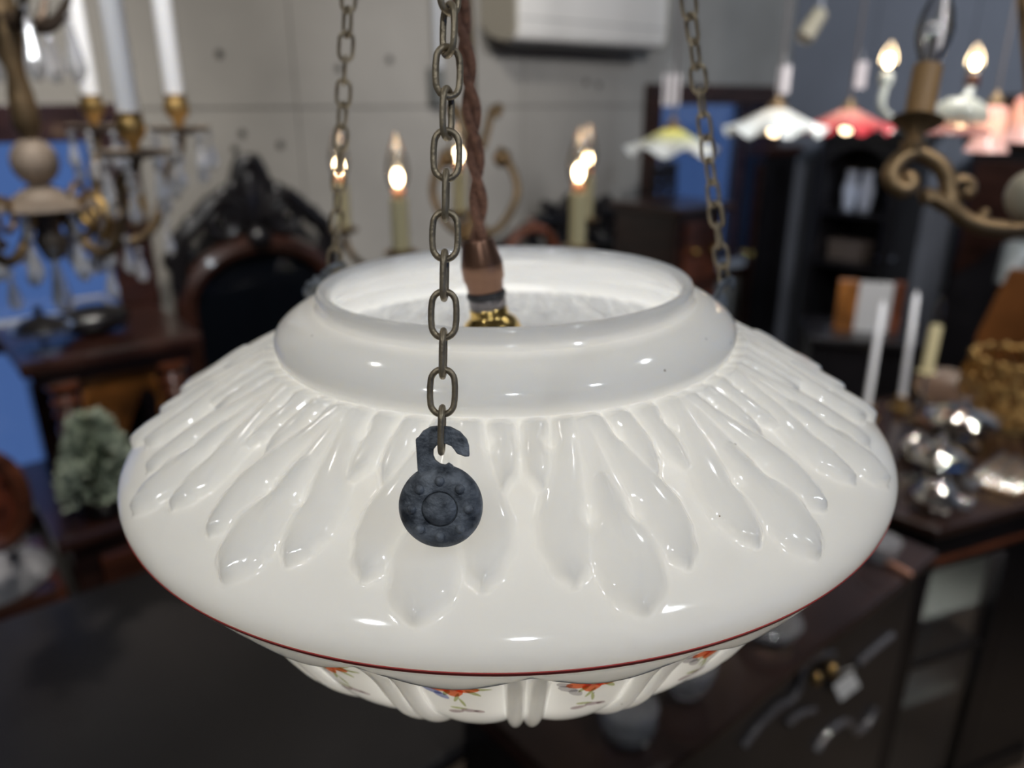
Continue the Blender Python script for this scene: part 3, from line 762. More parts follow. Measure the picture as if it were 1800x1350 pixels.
# -- brown arch-backed chair before it
e, Wd = furn('arched_chair', 'brown chair with arched back showing just above the shade rim', 'chair', 890, 975, 420, 0.55)
zt_ = hit_n(930, 402, 0.55)[1]
arc = [(Wd / 2 + Wd / 2 * math.cos(a * math.pi / 14), 0, zt_ - 0.09 + 0.09 * math.sin(a * math.pi / 14)) for a in range(15)]
MB().tube([(Wd, 0.0, 0.45)] + arc + [(0, 0.0, 0.45)], 0.016, 8).build('backrest', M_mahogred, e)
MB().ball((Wd / 2, 0, zt_ + 0.012), (0.012, 0.01, 0.022)).build('finial', M_mahogred, e)
MB().box(-0.03, Wd + 0.03, -0.38, 0.02, 0.42, 0.46).build('seat', M_mahogred, e, smooth=False, bevel=0.01)
for x in (0.0, Wd):
    for y in (-0.35, 0.0): MB().lathe([(0.014, 0), (0.02, 0.42)], 10, (x, y, 0)).build('leg', M_mahogred, e)
# -- dark dresser and tall cabinet under and before the right window
e, Wd = furn('dark_dresser', 'low dark dresser with reddish drawer below the blue window', 'dresser', 1192, 1268, 400, 0.70)
zt_ = hit_n(1220, 362, 0.70)[1]
MB().box(0, Wd, 0, 0.28, 0.08, zt_ - 0.03).build('carcass', M_mahog, e, smooth=False, bevel=0.005)
MB().box(-0.03, Wd + 0.03, -0.03, 0.29, zt_ - 0.03, zt_).build('top', M_mahog, e, smooth=False, bevel=0.008)
for k in range(3):
    d = MB().box(0.03, Wd - 0.03, -0.012, 0.0, zt_ - 0.25 - k * 0.26, zt_ - 0.05 - k * 0.26).build('drawer', M_mahogred, e, smooth=False, bevel=0.004)
    for s in (0.3, 0.7): MB().ball((Wd * s, -0.025, zt_ - 0.15 - k * 0.26), 0.013).build('knob', M_brass, d)
for x in (0.03, Wd - 0.03):
    for y in (0.03, 0.25): MB().box(x - 0.025, x + 0.025, y - 0.025, y + 0.025, 0, 0.08).build('foot', M_mahog, e, smooth=False)
dres_u = uv(Vector(e.location))[0]; dres_z = zt_; dres_w = Wd
# carved chair silhouetted against the window, standing on nothing but the floor before the dresser
e, Wd = furn('carved_chair', 'black carved chair back silhouetted against the blue window', 'chair', 1146, 1186, 330, 0.29)
zt_ = hit_n(1166, 290, 0.29)[1]
c = MB()
for s in (-1, 1):
    c.tube([(Wd / 2 + s * Wd * 0.5, 0, 0.45), (Wd / 2 + s * Wd * 0.45, 0, zt_ - 0.10), (Wd / 2 + s * Wd * 0.40, 0, zt_ - 0.02)], 0.014, 8)
    c.tube(scroll((Wd / 2 + s * Wd * 0.22, 0, zt_ - 0.055), Wd * 0.26, 1.2, s, math.pi / 2), 0.010, 7)
    c.ball((Wd / 2 + s * Wd * 0.4, 0, zt_ - 0.005), 0.018)
c.tube([(Wd / 2, 0, zt_ - 0.3), (Wd / 2, 0, zt_ - 0.02)], 0.016, 8); c.ball((Wd / 2, 0, zt_), (0.02, 0.015, 0.035))
c.tube([(0, 0, zt_ - 0.16), (Wd, 0, zt_ - 0.16)], 0.016, 8)
c.build('backrest', M_black, e)
MB().box(-0.04, Wd + 0.12, -0.30, 0.0, 0.42, 0.47).build('seat', M_black, e, smooth=False, bevel=0.01)
for x in (0.0, Wd):
    for y in (-0.27, 0.0): MB().lathe([(0.016, 0), (0.022, 0.42)], 10, (x, y, 0)).build('leg', M_black, e)
# ================================================================== furniture along the grey wall on the right
def furn_r(name, label, cat, px0, px1, py, u):
    a = hit_u(px0, py, u); b = hit_u(px1, py, u); a = (max(a[0], 0.06), a[1])
    return thing(name, label, cat, W(u, a[0], 0), RZ2), b[0] - a[0]
# tall dark cabinet in the corner
e, Wd = furn_r('corner_cabinet', 'tall black cabinet in the corner behind the white pendant shade', 'cabinet', 1283, 1338, 320, 3.42)
zt_ = hit_u(1320, 258, 3.42)[1]
MB().box(0, Wd, 0.02, 0.30, 0.06, zt_ - 0.04).build('carcass', M_black, e, smooth=False, bevel=0.005)
MB().box(-0.03, Wd + 0.03, -0.01, 0.31, zt_ - 0.04, zt_).build('cornice', M_mahog, e, smooth=False, bevel=0.008)
MB().box(-0.02, Wd + 0.02, 0.0, 0.30, 0.0, 0.06).build('plinth', M_black, e, smooth=False)
for k in (0, 1):
    d = MB().box(0.02 + k * Wd / 2, Wd / 2 - 0.005 + k * (Wd / 2 - 0.015), 0.0, 0.02, 0.10, zt_ - 0.08).build('door', M_mahog, e, smooth=False, bevel=0.005)
    MB().ball((Wd / 2 - 0.03 + k * 0.06, -0.012, 1.0), 0.012).build('knob', M_brass, d)
# open bookcase
e, Wd = furn_r('open_bookcase', 'tall black open bookcase with a few pale objects on shelves', 'bookcase', 1428, 1568, 380, 3.42)
zt_ = hit_u(1515, 246, 3.42)[1]; zsA = hit_u(1510, 368, 3.55)[1]; zsB = hit_u(1510, 458, 3.55)[1]
MB().box(0, Wd, 0.27, 0.30, 0.05, zt_).build('back_panel', M_black, e, smooth=False)
for x in (0.0, Wd - 0.035): MB().box(x, x + 0.035, 0, 0.27, 0.0, zt_).build('side_panel', M_black, e, smooth=False, bevel=0.003)
MB().box(-0.03, Wd + 0.03, -0.03, 0.31, zt_, zt_ + 0.04).build('cornice', M_black, e, smooth=False, bevel=0.008)
for z in (0.08, 0.45, zsB, zsA): MB().box(0.035, Wd - 0.035, 0.0, 0.27, z - 0.022, z).build('shelf', M_black, e, smooth=False, bevel=0.002)
MB().prism([(0.035, zt_), (0.035, zt_ - 0.10)] + [(0.035 + (Wd - 0.07) * t / 10, zt_ - 0.10 + 0.07 * math.sin(math.pi * t / 10)) for t in range(1, 10)] + [(Wd - 0.035, zt_ - 0.10), (Wd - 0.035, zt_)], 0.0, 0.02).build('arched_rail', M_black, e, smooth=False)
M_pale = mat('pale_opal_glass', (0.50, 0.53, 0.62), 0.25, sss=0.2)
def vase(name, label, px, u, z, s, m, group=None):
    t = thing(name, label, 'vase', W(u, hit_u(px, 340, u)[0], z), 0, group)
    MB().lathe([(0.022 * s, 0), (0.024 * s, 0.006 * s), (0.03 * s, 0.05 * s), (0.032 * s, 0.08 * s), (0.02 * s, 0.12 * s), (0.024 * s, 0.15 * s), (0.021 * s, 0.15 * s), (0.016 * s, 0.12 * s), (0.026 * s, 0.06 * s), (0.0005, 0.02 * s)], 18).build('vase_body', m, t)
    MB().lathe([(0.0235 * s, 0.148 * s), (0.0255 * s, 0.150 * s), (0.0235 * s, 0.152 * s)], 18).build('lip', M_gilt, t)
vase('opal_vase', 'pale vase on the left of the pair in the black bookcase', 1494, 3.55, zsA, 1.15, M_pale, 'pair of pale vases in the bookcase')
vase('opal_vase', 'pale vase on the right of the pair in the black bookcase', 1522, 3.55, zsA, 1.15, M_pale, 'pair of pale vases in the bookcase')
bk = thing('keepsake_box', 'dull brown box on the lower bookcase shelf', 'box', W(3.55, hit_u(1494, 440, 3.55)[0], zsB), RZ2)
MB().box(-0.085, 0.085, -0.05, 0.05, 0, 0.065).build('box_body', mat('dull_brown_card', (0.10, 0.075, 0.06), 0.6), bk, smooth=False, bevel=0.004)
MB().box(-0.089, 0.089, -0.054, 0.054, 0.065, 0.088).build('lid', mat('dull_brown_lid', (0.12, 0.09, 0.075), 0.6), bk, smooth=False, bevel=0.004)
bw = thing('china_bowl', 'small pale china bowl at the right end of the bookcase shelf', 'bowl', W(3.50, hit_u(1556, 450, 3.50)[0], zsB))
MB().lathe([(0.018, 0), (0.02, 0.005), (0.036, 0.03), (0.042, 0.045), (0.039, 0.045), (0.03, 0.026), (0.0005, 0.01)], 20).build('bowl_body', M_pale, bw)
MB().lathe([(0.040, 0.044), (0.043, 0.046), (0.040, 0.048)], 20).build('rim', M_silver, bw)
# dark wardrobe far right
e, Wd = furn_r('dark_wardrobe', 'tall dark wardrobe at the right behind the pink tulip shades', 'wardrobe', 1680, 1960, 400, 3.35)
zt_ = hit_u(1740, 258, 3.35)[1]
MB().box(0, Wd, 0.0, 0.38, 0.08, zt_).build('carcass', M_black, e, smooth=False, bevel=0.01)
MB().box(-0.03, Wd + 0.03, -0.03, 0.39, zt_, zt_ + 0.04).build('cornice', M_mahog, e, smooth=False, bevel=0.012)
MB().box(-0.02, Wd + 0.02, -0.02, 0.38, 0, 0.08).build('plinth', M_black, e, smooth=False)
for k in (0, 1):
    d = MB().box(0.03 + k * Wd / 2, Wd / 2 - 0.01 + k * (Wd / 2 - 0.02), -0.02, 0.0, 0.12, zt_ - 0.05).build('door', M_mahog, e, smooth=False, bevel=0.006)
    MB().ball((Wd / 2 - 0.03 + k * 0.06, -0.03, 1.0), 0.012).build('knob', M_brass, d)
# brown mirror frame at far right above (dark brown piece beyond the tulips)
n_, z_ = hit_u(1790, 185, 3.6)
fm = thing('brown_wall_frame', 'dark brown framed panel high on the grey wall at the right edge', 'frame', W(3.70, n_, z_), RZ2)
for (x0, x1, z0, z1) in [(-0.10, 0.5, 0.0, 0.04), (-0.10, -0.05, -0.05, 0.0), (0.45, 0.5, -0.05, 0.0), (-0.10, 0.5, -0.09, -0.05)]:
    MB().box(x0, x1, -0.02, 0.02, z0, z1).build('frame_rail', M_mahog, fm, smooth=False, bevel=0.005)
MB().box(-0.05, 0.45, 0.0, 0.02, -0.05, 0.0).build('panel', M_mahog, fm, smooth=False)
# black chair with a high rounded back
e, Wd = furn_r('black_high_chair', 'black chair with high rounded back, left of the orange board', 'chair', 1622, 1712, 500, 2.95)
zt_ = hit_u(1670, 425, 2.95)[1]
pr = [(0.0, 0.40), (0.0, zt_ - 0.30), (0.02, zt_ - 0.20), (0.06, zt_ - 0.13), (0.11, zt_ - 0.09), (0.15, zt_ - 0.03), (0.19, zt_), (Wd + 0.02, zt_), (Wd, 0.40)]
MB().prism(pr, 0.14, 0.19).build('backrest', M_black, e, smooth=False, bevel=0.015)
MB().box(0, Wd, -0.14, 0.14, 0.38, 0.45).build('seat', M_black, e, smooth=False, bevel=0.02)
for x in (0.03, Wd - 0.03):
    for y in (-0.11, 0.16): MB().lathe([(0.018, 0), (0.026, 0.38)], 10, (x, y, 0)).build('leg', M_mahog, e)

# ================================================================== the counters with silver and glass, right
Z1 = 0.87
M_ctop = mat('counter_top_mahogany', (0.024, 0.012, 0.009), 0.22, noise=0.4, nscale=7, coat=0.5)
fr = [on_z(*p, Z1) for p in [(1010, 1400), (1120, 1372), (1230, 1312), (1355, 1208), (1440, 1137), (1520, 1077), (1600, 1012), (1652, 970)]]
fr = [Vector((p.x, p.y, 0)) for p in smooth_pts(fr, 4)]
off = -N * 0.25
O1 = Vector((fr[0].x, fr[0].y, 0))
sb = thing('serpentine_sideboard', 'dark carved serpentine front sideboard at the lower right with glassware on top', 'sideboard', O1)
rel = [(p - O1) for p in fr]
def slab_from(front, back_off, inset, z0, z1):
    nrm_ = N
    a = [(p - N * inset) for p in front]; b = [(p + back_off) for p in front][::-1]
    return MB().slab([(p.x, p.y) for p in a + b], z0, z1)
slab_from(rel, off, 0.0, Z1 - 0.022, Z1).build('top', M_ctop, sb, smooth=False, bevel=0.006)
slab_from(rel, off, 0.012, Z1 - 0.04, Z1 - 0.022).build('top_moulding', M_mahog, sb, smooth=False, bevel=0.006)
slab_from(rel, off * 0.98, 0.03, 0.05, Z1 - 0.04).build('carcass', M_black, sb, smooth=False)
slab_from(rel, off * 0.96, 0.012, 0.0, 0.05).build('plinth', M_black, sb, smooth=False)
# front face helper
pf0 = fr[14]; pf1 = fr[-1]
def on_front(px, py, out=0.0):
    d = (pf1 - pf0); nn = Vector((d.y, -d.x, 0)).normalized(); r = ray(px, py)
    t = (pf0 + Vector((0, 0, Z1)) - CAM).dot(nn) / r.dot(nn); return CAM + r * t + nn * (out - 0.03)
def carve(pts, rad, m=M_black, nm='carving'):
    p = [on_front(x, y, 0.004) - O1 for x, y in pts]
    MB().tube(smooth_pts(p, 5), rad, 8).build(nm, m, sb)
M_carve = mat('polished_black_carving', (0.09, 0.085, 0.09), 0.2, coat=0.6)
for pts, rad in [([(1402, 1255), (1420, 1240), (1432, 1215), (1440, 1180), (1470, 1165), (1490, 1160)], 0.006),
                 ([(1530, 1180), (1552, 1160), (1575, 1140), (1590, 1128)], 0.008), ([(1455, 1335), (1480, 1300), (1510, 1282), (1525, 1300), (1545, 1285), (1560, 1255)], 0.009),
                 ([(1408, 1290), (1430, 1270), (1455, 1262)], 0.006), ([(1410, 1180), (1480, 1140), (1560, 1080), (1610, 1040)], 0.006),
                 ([(1330, 1330), (1360, 1290), (1400, 1250)], 0.007)]:
    carve(pts, rad, M_carve)
MB().ball(on_front(1478, 1188, 0.012) - O1, (0.012, 0.012, 0.016)).build('escutcheon', M_gilt, sb)
MB().ball(on_front(1452, 1203, 0.012) - O1, (0.010, 0.010, 0.014)).build('escutcheon', M_gilt, sb)
q = [on_front(*p, 0.018) for p in [(1477, 1213), (1510, 1187), (1523, 1212), (1489, 1239)]]
tg = thing('price_tag', 'blank white card tag on the carved sideboard front', 'tag', q[3])
d_ = (pf1 - pf0); nn_ = Vector((d_.y, -d_.x, 0)).normalized() * 0.0015
vs = [tuple(p - q[3]) for p in q] + [tuple(p - q[3] - nn_) for p in q]
MB().add(vs, [(0, 1, 2, 3), (7, 6, 5, 4), (0, 4, 5, 1), (1, 5, 6, 2), (2, 6, 7, 3), (3, 7, 4, 0)]).build('card', M_paper, tg, smooth=False)
MB().tube([(q[1] - q[3]) * 0.9, (q[1] - q[3]) + Vector((0, 0, 0.012)), on_front(1478, 1190, 0.02) - q[3]], 0.0008, 5).build('string', M_paper, tg)
def lathe_thing(name, label, cat, loc, parts, group=None, rz=0.0):
    t = thing(name, label, cat, loc, rz, group)
    for nm, prof, m, n, wob in parts: MB().lathe(prof, n, wob=wob).build(nm, m, t)
    return t
def flutes(k, amp): return lambda r, z, a, i: (r * (1 + amp * math.cos(k * a)), z)
# glassware on the sideboard
cut = flutes(16, 0.035)
def glass_dish(label, px, py, R, h, group='cut glass on the sideboard', tall=False):
    p = on_z(px, py, Z1)
    t = thing('cut_glass_bowl', label, 'bowl', p, 0.3, group)
    if tall: prof = [(R * 0.8, 0), (R * 0.85, 0.004), (R, h * 0.5), (R * 1.02, h), (R * 0.93, h), (R * 0.88, h * 0.5), (R * 0.7, 0.012), (0.0005, 0.012)]
    else: prof = [(R * 0.5, 0), (R * 0.55, 0.006), (R * 0.85, h * 0.45), (R, h), (R * 0.94, h), (R * 0.78, h * 0.5), (R * 0.45, 0.012), (0.0005, 0.011)]
    MB().lathe(prof, 48, wob=cut).build('bowl_body', M_cutglass, t, ang=12)
    MB().lathe([(R * 0.985, h - 0.003), (R * 1.03, h), (R * 0.985, h + 0.003)], 48).build('rim', M_cutglass, t)
glass_dish('cut glass bowl nearest the camera, under the shade on the sideboard', 1103, 1290, 0.040, 0.055, tall=True)
glass_dish('round cut glass bowl second along the sideboard from the camera', 1205, 1215, 0.042, 0.055)
glass_dish('wide cut glass dish half hidden behind the shade edge on the sideboard', 1352, 1118, 0.050, 0.035)
glass_dish('cut glass pot beside a pink stick at the sideboard corner', 1545, 985, 0.035, 0.045)
p = on_z(1574, 1000, Z1)
ps = thing('pink_stick', 'small pinkish wooden stick leaning beside the cut glass pot', 'stick', p)
MB().tube([(-0.012, 0.02, 0.006), (0.0, 0.0, 0.006), (0.012, -0.024, 0.006)], 0.0055, 8).build('stick_body', mat('pink_wood', (0.45, 0.22, 0.15), 0.5), ps)
MB().ball((0.013, -0.026, 0.006), 0.006).build('stick_end', mat('pink_wood', (0.45, 0.22, 0.15), 0.5), ps)

# ---- the higher cabinet behind, crowded with silver
Z2 = 0.87
kf = [on_z(*p, Z2) for p in [(1500, 880), (1575, 906), (1648, 932), (1725, 912), (1800, 890), (1960, 850)]]
kf = [Vector((p.x, p.y, 0)) for p in kf]
O2 = kf[0].copy()
kb = [p + Vector((0.10, 0.72, 0)) for p in kf][::-1]
poly = [((p - O2).x, (p - O2).y) for p in kf + kb]
kc = thing('display_cabinet', 'dark glazed cabinet with angled corner, crowded with silverware and candlesticks on top', 'display cabinet', O2)
MB().slab(poly, Z2 - 0.025, Z2).build('top', M_ctop, kc, smooth=False, bevel=0.006)
cx_ = sum(p[0] for p in poly) / len(poly); cy_ = sum(p[1] for p in poly) / len(poly)
sc_ = lambda s: [(cx_ + (x - cx_) * s, cy_ + (y - cy_) * s) for x, y in poly]
MB().slab(sc_(0.97), Z2 - 0.085, Z2 - 0.025).build('frieze', M_black, kc, smooth=False, bevel=0.005)
MB().slab(sc_(0.985), Z2 - 0.10, Z2 - 0.085).build('moulding', M_mahogred, kc, smooth=False, bevel=0.004)
MB().slab(sc_(0.97), 0.0, 0.06).build('plinth', M_black, kc, smooth=False)
g0 = kf[2] - O2; g1 = kf[5] - O2; gd_ = (g1 - g0).normalized(); gi = Vector((-gd_.y, gd_.x, 0)); Lg = (g1 - g0).length
g0 = g0 + gi * 0.02
zk = Z2 - 0.10
def kbox(nm, x0, x1, y0, y1, z0, z1, m, par=None, **k):
    vs = [tuple(g0 + gd_ * x + gi * y + Vector((0, 0, z))) for x in (x0, x1) for y in (y0, y1) for z in (z0, z1)]
    return MB().add(vs, [(0, 1, 3, 2), (4, 6, 7, 5), (0, 4, 5, 1), (2, 3, 7, 6), (0, 2, 6, 4), (1, 5, 7, 3)]).build(nm, m, par or kc, smooth=False, **k)
kbox('back_panel', 0.0, Lg, 0.33, 0.345, 0.06, zk, mat('grey_green_lining', (0.50, 0.51, 0.45), 0.6, noise=0.35, nscale=14))
kbox('corner_post', 0.0, 0.04, 0.0, 0.04, 0.06, zk, M_black, bevel=0.003)
kbox('corner_post', 0.28, 0.32, 0.0, 0.04, 0.06, zk, M_black, bevel=0.003)
kbox('end_panel', -0.01, 0.005, 0.04, 0.33, 0.06, zk, M_black)
dr = kbox('door_frame', 0.04, 0.28, 0.0, 0.02, zk - 0.025, zk, M_black, bevel=0.002)
kbox('glazing_bar', 0.04, 0.28, 0.004, 0.016, 0.47, 0.485, M_black, dr)
kbox('pane', 0.04, 0.28, 0.008, 0.012, 0.06, zk - 0.025, M_pane, dr)
kbox('front_panel', 0.32, Lg, 0.0, 0.03, 0.06, zk, M_black)
for z in (0.30, 0.56): kbox('glass_shelf', 0.01, Lg - 0.05, 0.05, 0.32, z - 0.008, z, mat('grey_shelf_glass', (0.35, 0.38, 0.36), 0.15, trans=0.4))
kbox('added_fill_strip', 0.06, 0.30, 0.03, 0.045, zk - 0.010, zk - 0.001, emit('added_cabinet_fill', (1.0, 0.95, 0.85), 45.0))  # glowing strip added to brighten the glazed front, not a known lamp
kl = [(kf[0] - O2) + Vector((0.02, 0.03, 0)), (kf[2] - O2) + Vector((-0.02, 0.05, 0)), (kb[-3] - O2) + Vector((-0.05, -0.02, 0)), (kb[-1] - O2) + Vector((0.02, -0.02, 0))]
MB().slab([(p.x, p.y) for p in kl], 0.06, zk).build('side_carcass', M_black, kc, smooth=False)
def gpt(x, y, z): p = O2 + g0 + gd_ * x + gi * y; return Vector((p.x, p.y, z))
lathe_thing('silver_sugar_bowl', 'silver bowl on the upper shelf inside the display cabinet', 'bowl', gpt(0.13, 0.15, 0.56), [('bowl_body', [(0.03, 0), (0.032, 0.005), (0.05, 0.03), (0.055, 0.06), (0.05, 0.06), (0.0005, 0.02)], M_silver, 24, flutes(8, 0.05)), ('rim', [(0.053, 0.058), (0.058, 0.061), (0.053, 0.064)], M_silver, 24, None)])
lathe_thing('glass_plate', 'pale glass plate on the lower shelf inside the display cabinet', 'plate', gpt(0.13, 0.17, 0.30), [('plate_body', [(0.04, 0), (0.045, 0.004), (0.085, 0.02), (0.085, 0.024), (0.04, 0.008), (0.0005, 0.008)], M_pale, 28, flutes(14, 0.03)), ('foot', [(0.03, -0.0), (0.03, 0.003)], M_pale, 20, None)])
def silver(name, label, cat, px, py, parts, group=None):
    t = lathe_thing(name, label, cat, on_z(px, py, Z2), parts, group); t.scale = (1.32, 1.32, 1.32)
    return t
fl8 = flutes(12, 0.045)
silver('silver_tureen', 'oval silver tureen with dark lid, largest of the silver on the cabinet', 'tureen', 1682, 778, [
    ('body', [(0.035, 0), (0.04, 0.004), (0.02, 0.015), (0.05, 0.03), (0.068, 0.05), (0.072, 0.056), (0.06, 0.05), (0.0005, 0.03)], M_silver, 48, flutes(6, 0.03)),
    ('lid', [(0.066, 0.056), (0.06, 0.066), (0.03, 0.078), (0.008, 0.082), (0.006, 0.09), (0.01, 0.096), (0.0005, 0.10)], M_silver, 48, None)])
silver('silver_sweet_dish', 'domed silver dish in front of the tureen', 'dish', 1645, 842, [
    ('bowl', [(0.022, 0), (0.026, 0.004), (0.012, 0.012), (0.04, 0.026), (0.052, 0.04), (0.047, 0.04), (0.0005, 0.02)], M_silver, 48, flutes(6, 0.04)),
    ('lid', [(0.049, 0.041), (0.044, 0.054), (0.026, 0.064), (0.006, 0.067), (0.008, 0.074), (0.0005, 0.078)], M_silver, 48, flutes(6, 0.04))])
silver('silver_cream_jug', 'small round silver pot nearest the cabinet edge', 'pot', 1640, 896, [
    ('body', [(0.02, 0), (0.022, 0.003), (0.034, 0.015), (0.036, 0.026), (0.026, 0.036), (0.028, 0.042), (0.025, 0.042), (0.0005, 0.02)], M_silver, 40, flutes(5, 0.03)),
    ('lid', [(0.024, 0.042), (0.015, 0.05), (0.004, 0.052), (0.005, 0.058), (0.0005, 0.06)], M_silver, 24, None)])
silver('silver_salt_pot', 'little silver pot left of the domed dish beside the shade', 'pot', 1597, 806, [
    ('body', [(0.015, 0), (0.024, 0.012), (0.024, 0.026), (0.016, 0.036), (0.0005, 0.036)], M_silver, 32, flutes(5, 0.03)),
    ('lid', [(0.016, 0.036), (0.010, 0.044), (0.0005, 0.05)], M_silver, 20, None)])
silver('copper_saucer', 'small copper saucer behind the silver tureen', 'saucer', 1658, 752, [
    ('dish', [(0.02, 0), (0.022, 0.003), (0.05, 0.012), (0.05, 0.015), (0.0005, 0.006)], M_copper2, 28, None), ('rim', [(0.049, 0.0135), (0.052, 0.015), (0.049, 0.0165)], M_copper2, 28, None)])
extra = [('cut_glass_salt', 'small cut glass salt left of the silver tureen', 'salt', 1622, 778, 0.020), ('cut_glass_salt', 'small cut glass salt between tureen and domed dish', 'salt', 1690, 822, 0.018),
         ('cut_glass_salt', 'small cut glass salt right of the domed silver dish', 'salt', 1702, 858, 0.020), ('cut_glass_salt', 'small cut glass salt at the cabinet edge right of the silver pot', 'salt', 1692, 893, 0.018)]
for nm, lab, cat, px, py, R in extra:
    lathe_thing(nm, lab, cat, on_z(px, py, Z2), [('salt_body', [(R * 0.7, 0), (R * 0.8, 0.004), (R, 0.018), (R * 1.05, 0.026), (R * 0.9, 0.026), (R * 0.7, 0.012), (0.0005, 0.010)], M_crystal, 24, flutes(8, 0.08)),
                ('silver_rim', [(R * 0.98, 0.0255), (R * 1.1, 0.027), (R * 0.98, 0.0285)], M_silver, 24, flutes(8, 0.08))], 'cut glass salts among the silver')
# pierced silver tray
p = on_z(1770, 838, Z2)
tr = thing('pierced_tray', 'flat pierced metal tray to the right of the silver pots', 'tray', p, RZ)
MB().box(-0.10, 0.12, -0.055, 0.06, 0.0, 0.005).build('tray_base', M_oldgilt, tr, smooth=False, bevel=0.002)
lz = MB()
for i in range(8):
    for j in range(4): lz.lathe([(0.009, 0.005), (0.011, 0.009), (0.008, 0.011), (0.006, 0.006)], 10, (-0.085 + i * 0.028, -0.04 + j * 0.029, 0), cap=False)
lz.build('pierced_border', M_silver, tr)
# gilt openwork basket
p = on_z(1772, 742, Z2)
gb = thing('gilt_basket', 'round gilt wire basket sparkling at the right edge of the silver cabinet', 'basket', p)
MB().lathe([(0.055, 0), (0.06, 0.003), (0.058, 0.008), (0.0005, 0.006)], 28).build('basket_base', M_gilt, gb)
for k in range(18):
    a = k * 2 * math.pi / 18
    MB().tube([((0.055 + 0.035 * math.sin(t * 2.4)) * math.cos(a + t * 0.7), (0.055 + 0.035 * math.sin(t * 2.4)) * math.sin(a + t * 0.7), 0.006 + 0.115 * t) for t in [i / 8 for i in range(9)]], 0.0035, 6).build('wire', M_gilt, gb)
for z, rr in ((0.04, 0.084), (0.08, 0.092), (0.121, 0.078)):
    MB().tube([(rr * math.cos(a * math.pi / 16), rr * math.sin(a * math.pi / 16), z) for a in range(32)], 0.004, 6, closed=True).build('hoop', M_gilt, gb)
gb.scale = (1.5, 1.5, 1.55)
bd = MB().ball((0, 0, 0), 0.0075, 8, 6).mesh('bead', M_gilt)
for k in range(16):
    a = k * 2 * math.pi / 16
    inst(bd, 'bead', gb, (0.09 * math.cos(a), 0.09 * math.sin(a), 0.06)); inst(bd, 'bead', gb, (0.08 * math.cos(a + .2), 0.08 * math.sin(a + .2), 0.122))
# round brown tray standing behind
p = on_z(1662, 705, Z2)
rt = thing('round_tray', 'large round brown tray propped up behind the silver', 'tray', p)
rt.scale = (0.78, 0.78, 0.78)
ax_t = Vector((-0.15, -0.35, 0.92))
MB().lathe([(0.0005, 0), (0.105, 0), (0.115, 0.008), (0.118, 0.008), (0.112, -0.004), (0.0005, -0.004)], 40, (0, 0, 0.048), ax=ax_t).build('tray_disc', mat('brown_lacquer', (0.13, 0.075, 0.045), 0.35, noise=0.3, nscale=10), rt)
MB().lathe([(0.106, 0.001), (0.109, 0.004), (0.104, 0.004)], 40, (0, 0, 0.048), cap=False, ax=ax_t).build('tray_line', M_oldgilt, rt)

# candlesticks with tall candles and the electric candle stand
def candlestick(label, pb, pt, d, r=0.010, group='candles standing on the silver cabinet'):
    base = on_z(pb[0], pb[1], Z2); dd = (base - CAM).dot(Vector((0, math.cos(PITCH), -math.sin(PITCH))))
    top = at(pt[0], pt[1], dd - 0.02)
    t = thing('candlestick', label, 'candlestick', base, 0, group)
    h = top.z - base.z; tip = Vector((top.x - base.x, top.y - base.y, h))
    MB().lathe([(0.032, 0), (0.034, 0.006), (0.012, 0.014), (0.009, 0.022), (0.016, 0.028), (0.02, 0.036), (0.017, 0.040), (0.0005, 0.036)], 20).build('stick_base', M_gilt, t)
    b = MB().tube([Vector((0, 0, 0.034)), tip * 0.5 + Vector((0, 0, 0.02)), tip - Vector((0, 0, 0.015)), tip], [r, r * 0.95, r * 0.85, r * 0.3], 14).build('candle', M_wax, t)
    MB().tube([tip - Vector((0, 0, 0.002)), tip + Vector((0, 0, 0.008))], 0.001, 5).build('wick', M_paper, b)
candlestick('slim white candle standing next to the shade on the silver cabinet', (1520, 735), (1553, 530), 1.9)
candlestick('tall white candle in gilt stick, right of the other candle', (1582, 718), (1612, 514), 1.9)
base = on_z(1612, 740, Z2); dd = (base - CAM).dot(Vector((0, math.cos(PITCH), -math.sin(PITCH)))) - 0.02
es = thing('electric_candle_stand', 'cream electric candle with unlit bulb on thin grey stem', 'candle lamp', base)
def E(px, py): return at(px, py, dd) - base
s0_, s1_ = E(1628, 655), E(1646, 572)
MB().lathe([(0.03, 0), (0.032, 0.004), (0.006, 0.012), (0.005, 0.02)], 20).build('foot', M_oldgilt, es)
MB().tube([(0, 0, 0.015), s0_], 0.005, 10).build('stem', mat('grey_stem', (0.2, 0.2, 0.21), 0.35, 0.8), es)
MB().lathe([(0.008, 0), (0.024, 0.006), (0.025, 0.010), (0.015, 0.012)], 20, s0_ - Vector((0, 0, 0.006))).build('drip_pan', M_sleeve, es)
MB().tube([s0_, s1_], 0.0165, 18).build('candle_sleeve', M_sleeve, es)
FLAME = [(0.0075, 0), (0.010, 0.008), (0.0155, 0.025), (0.017, 0.038), (0.0145, 0.055), (0.008, 0.075), (0.002, 0.09)]
MB().lathe(FLAME, 20, s1_).build('bulb', M_bulb, es)
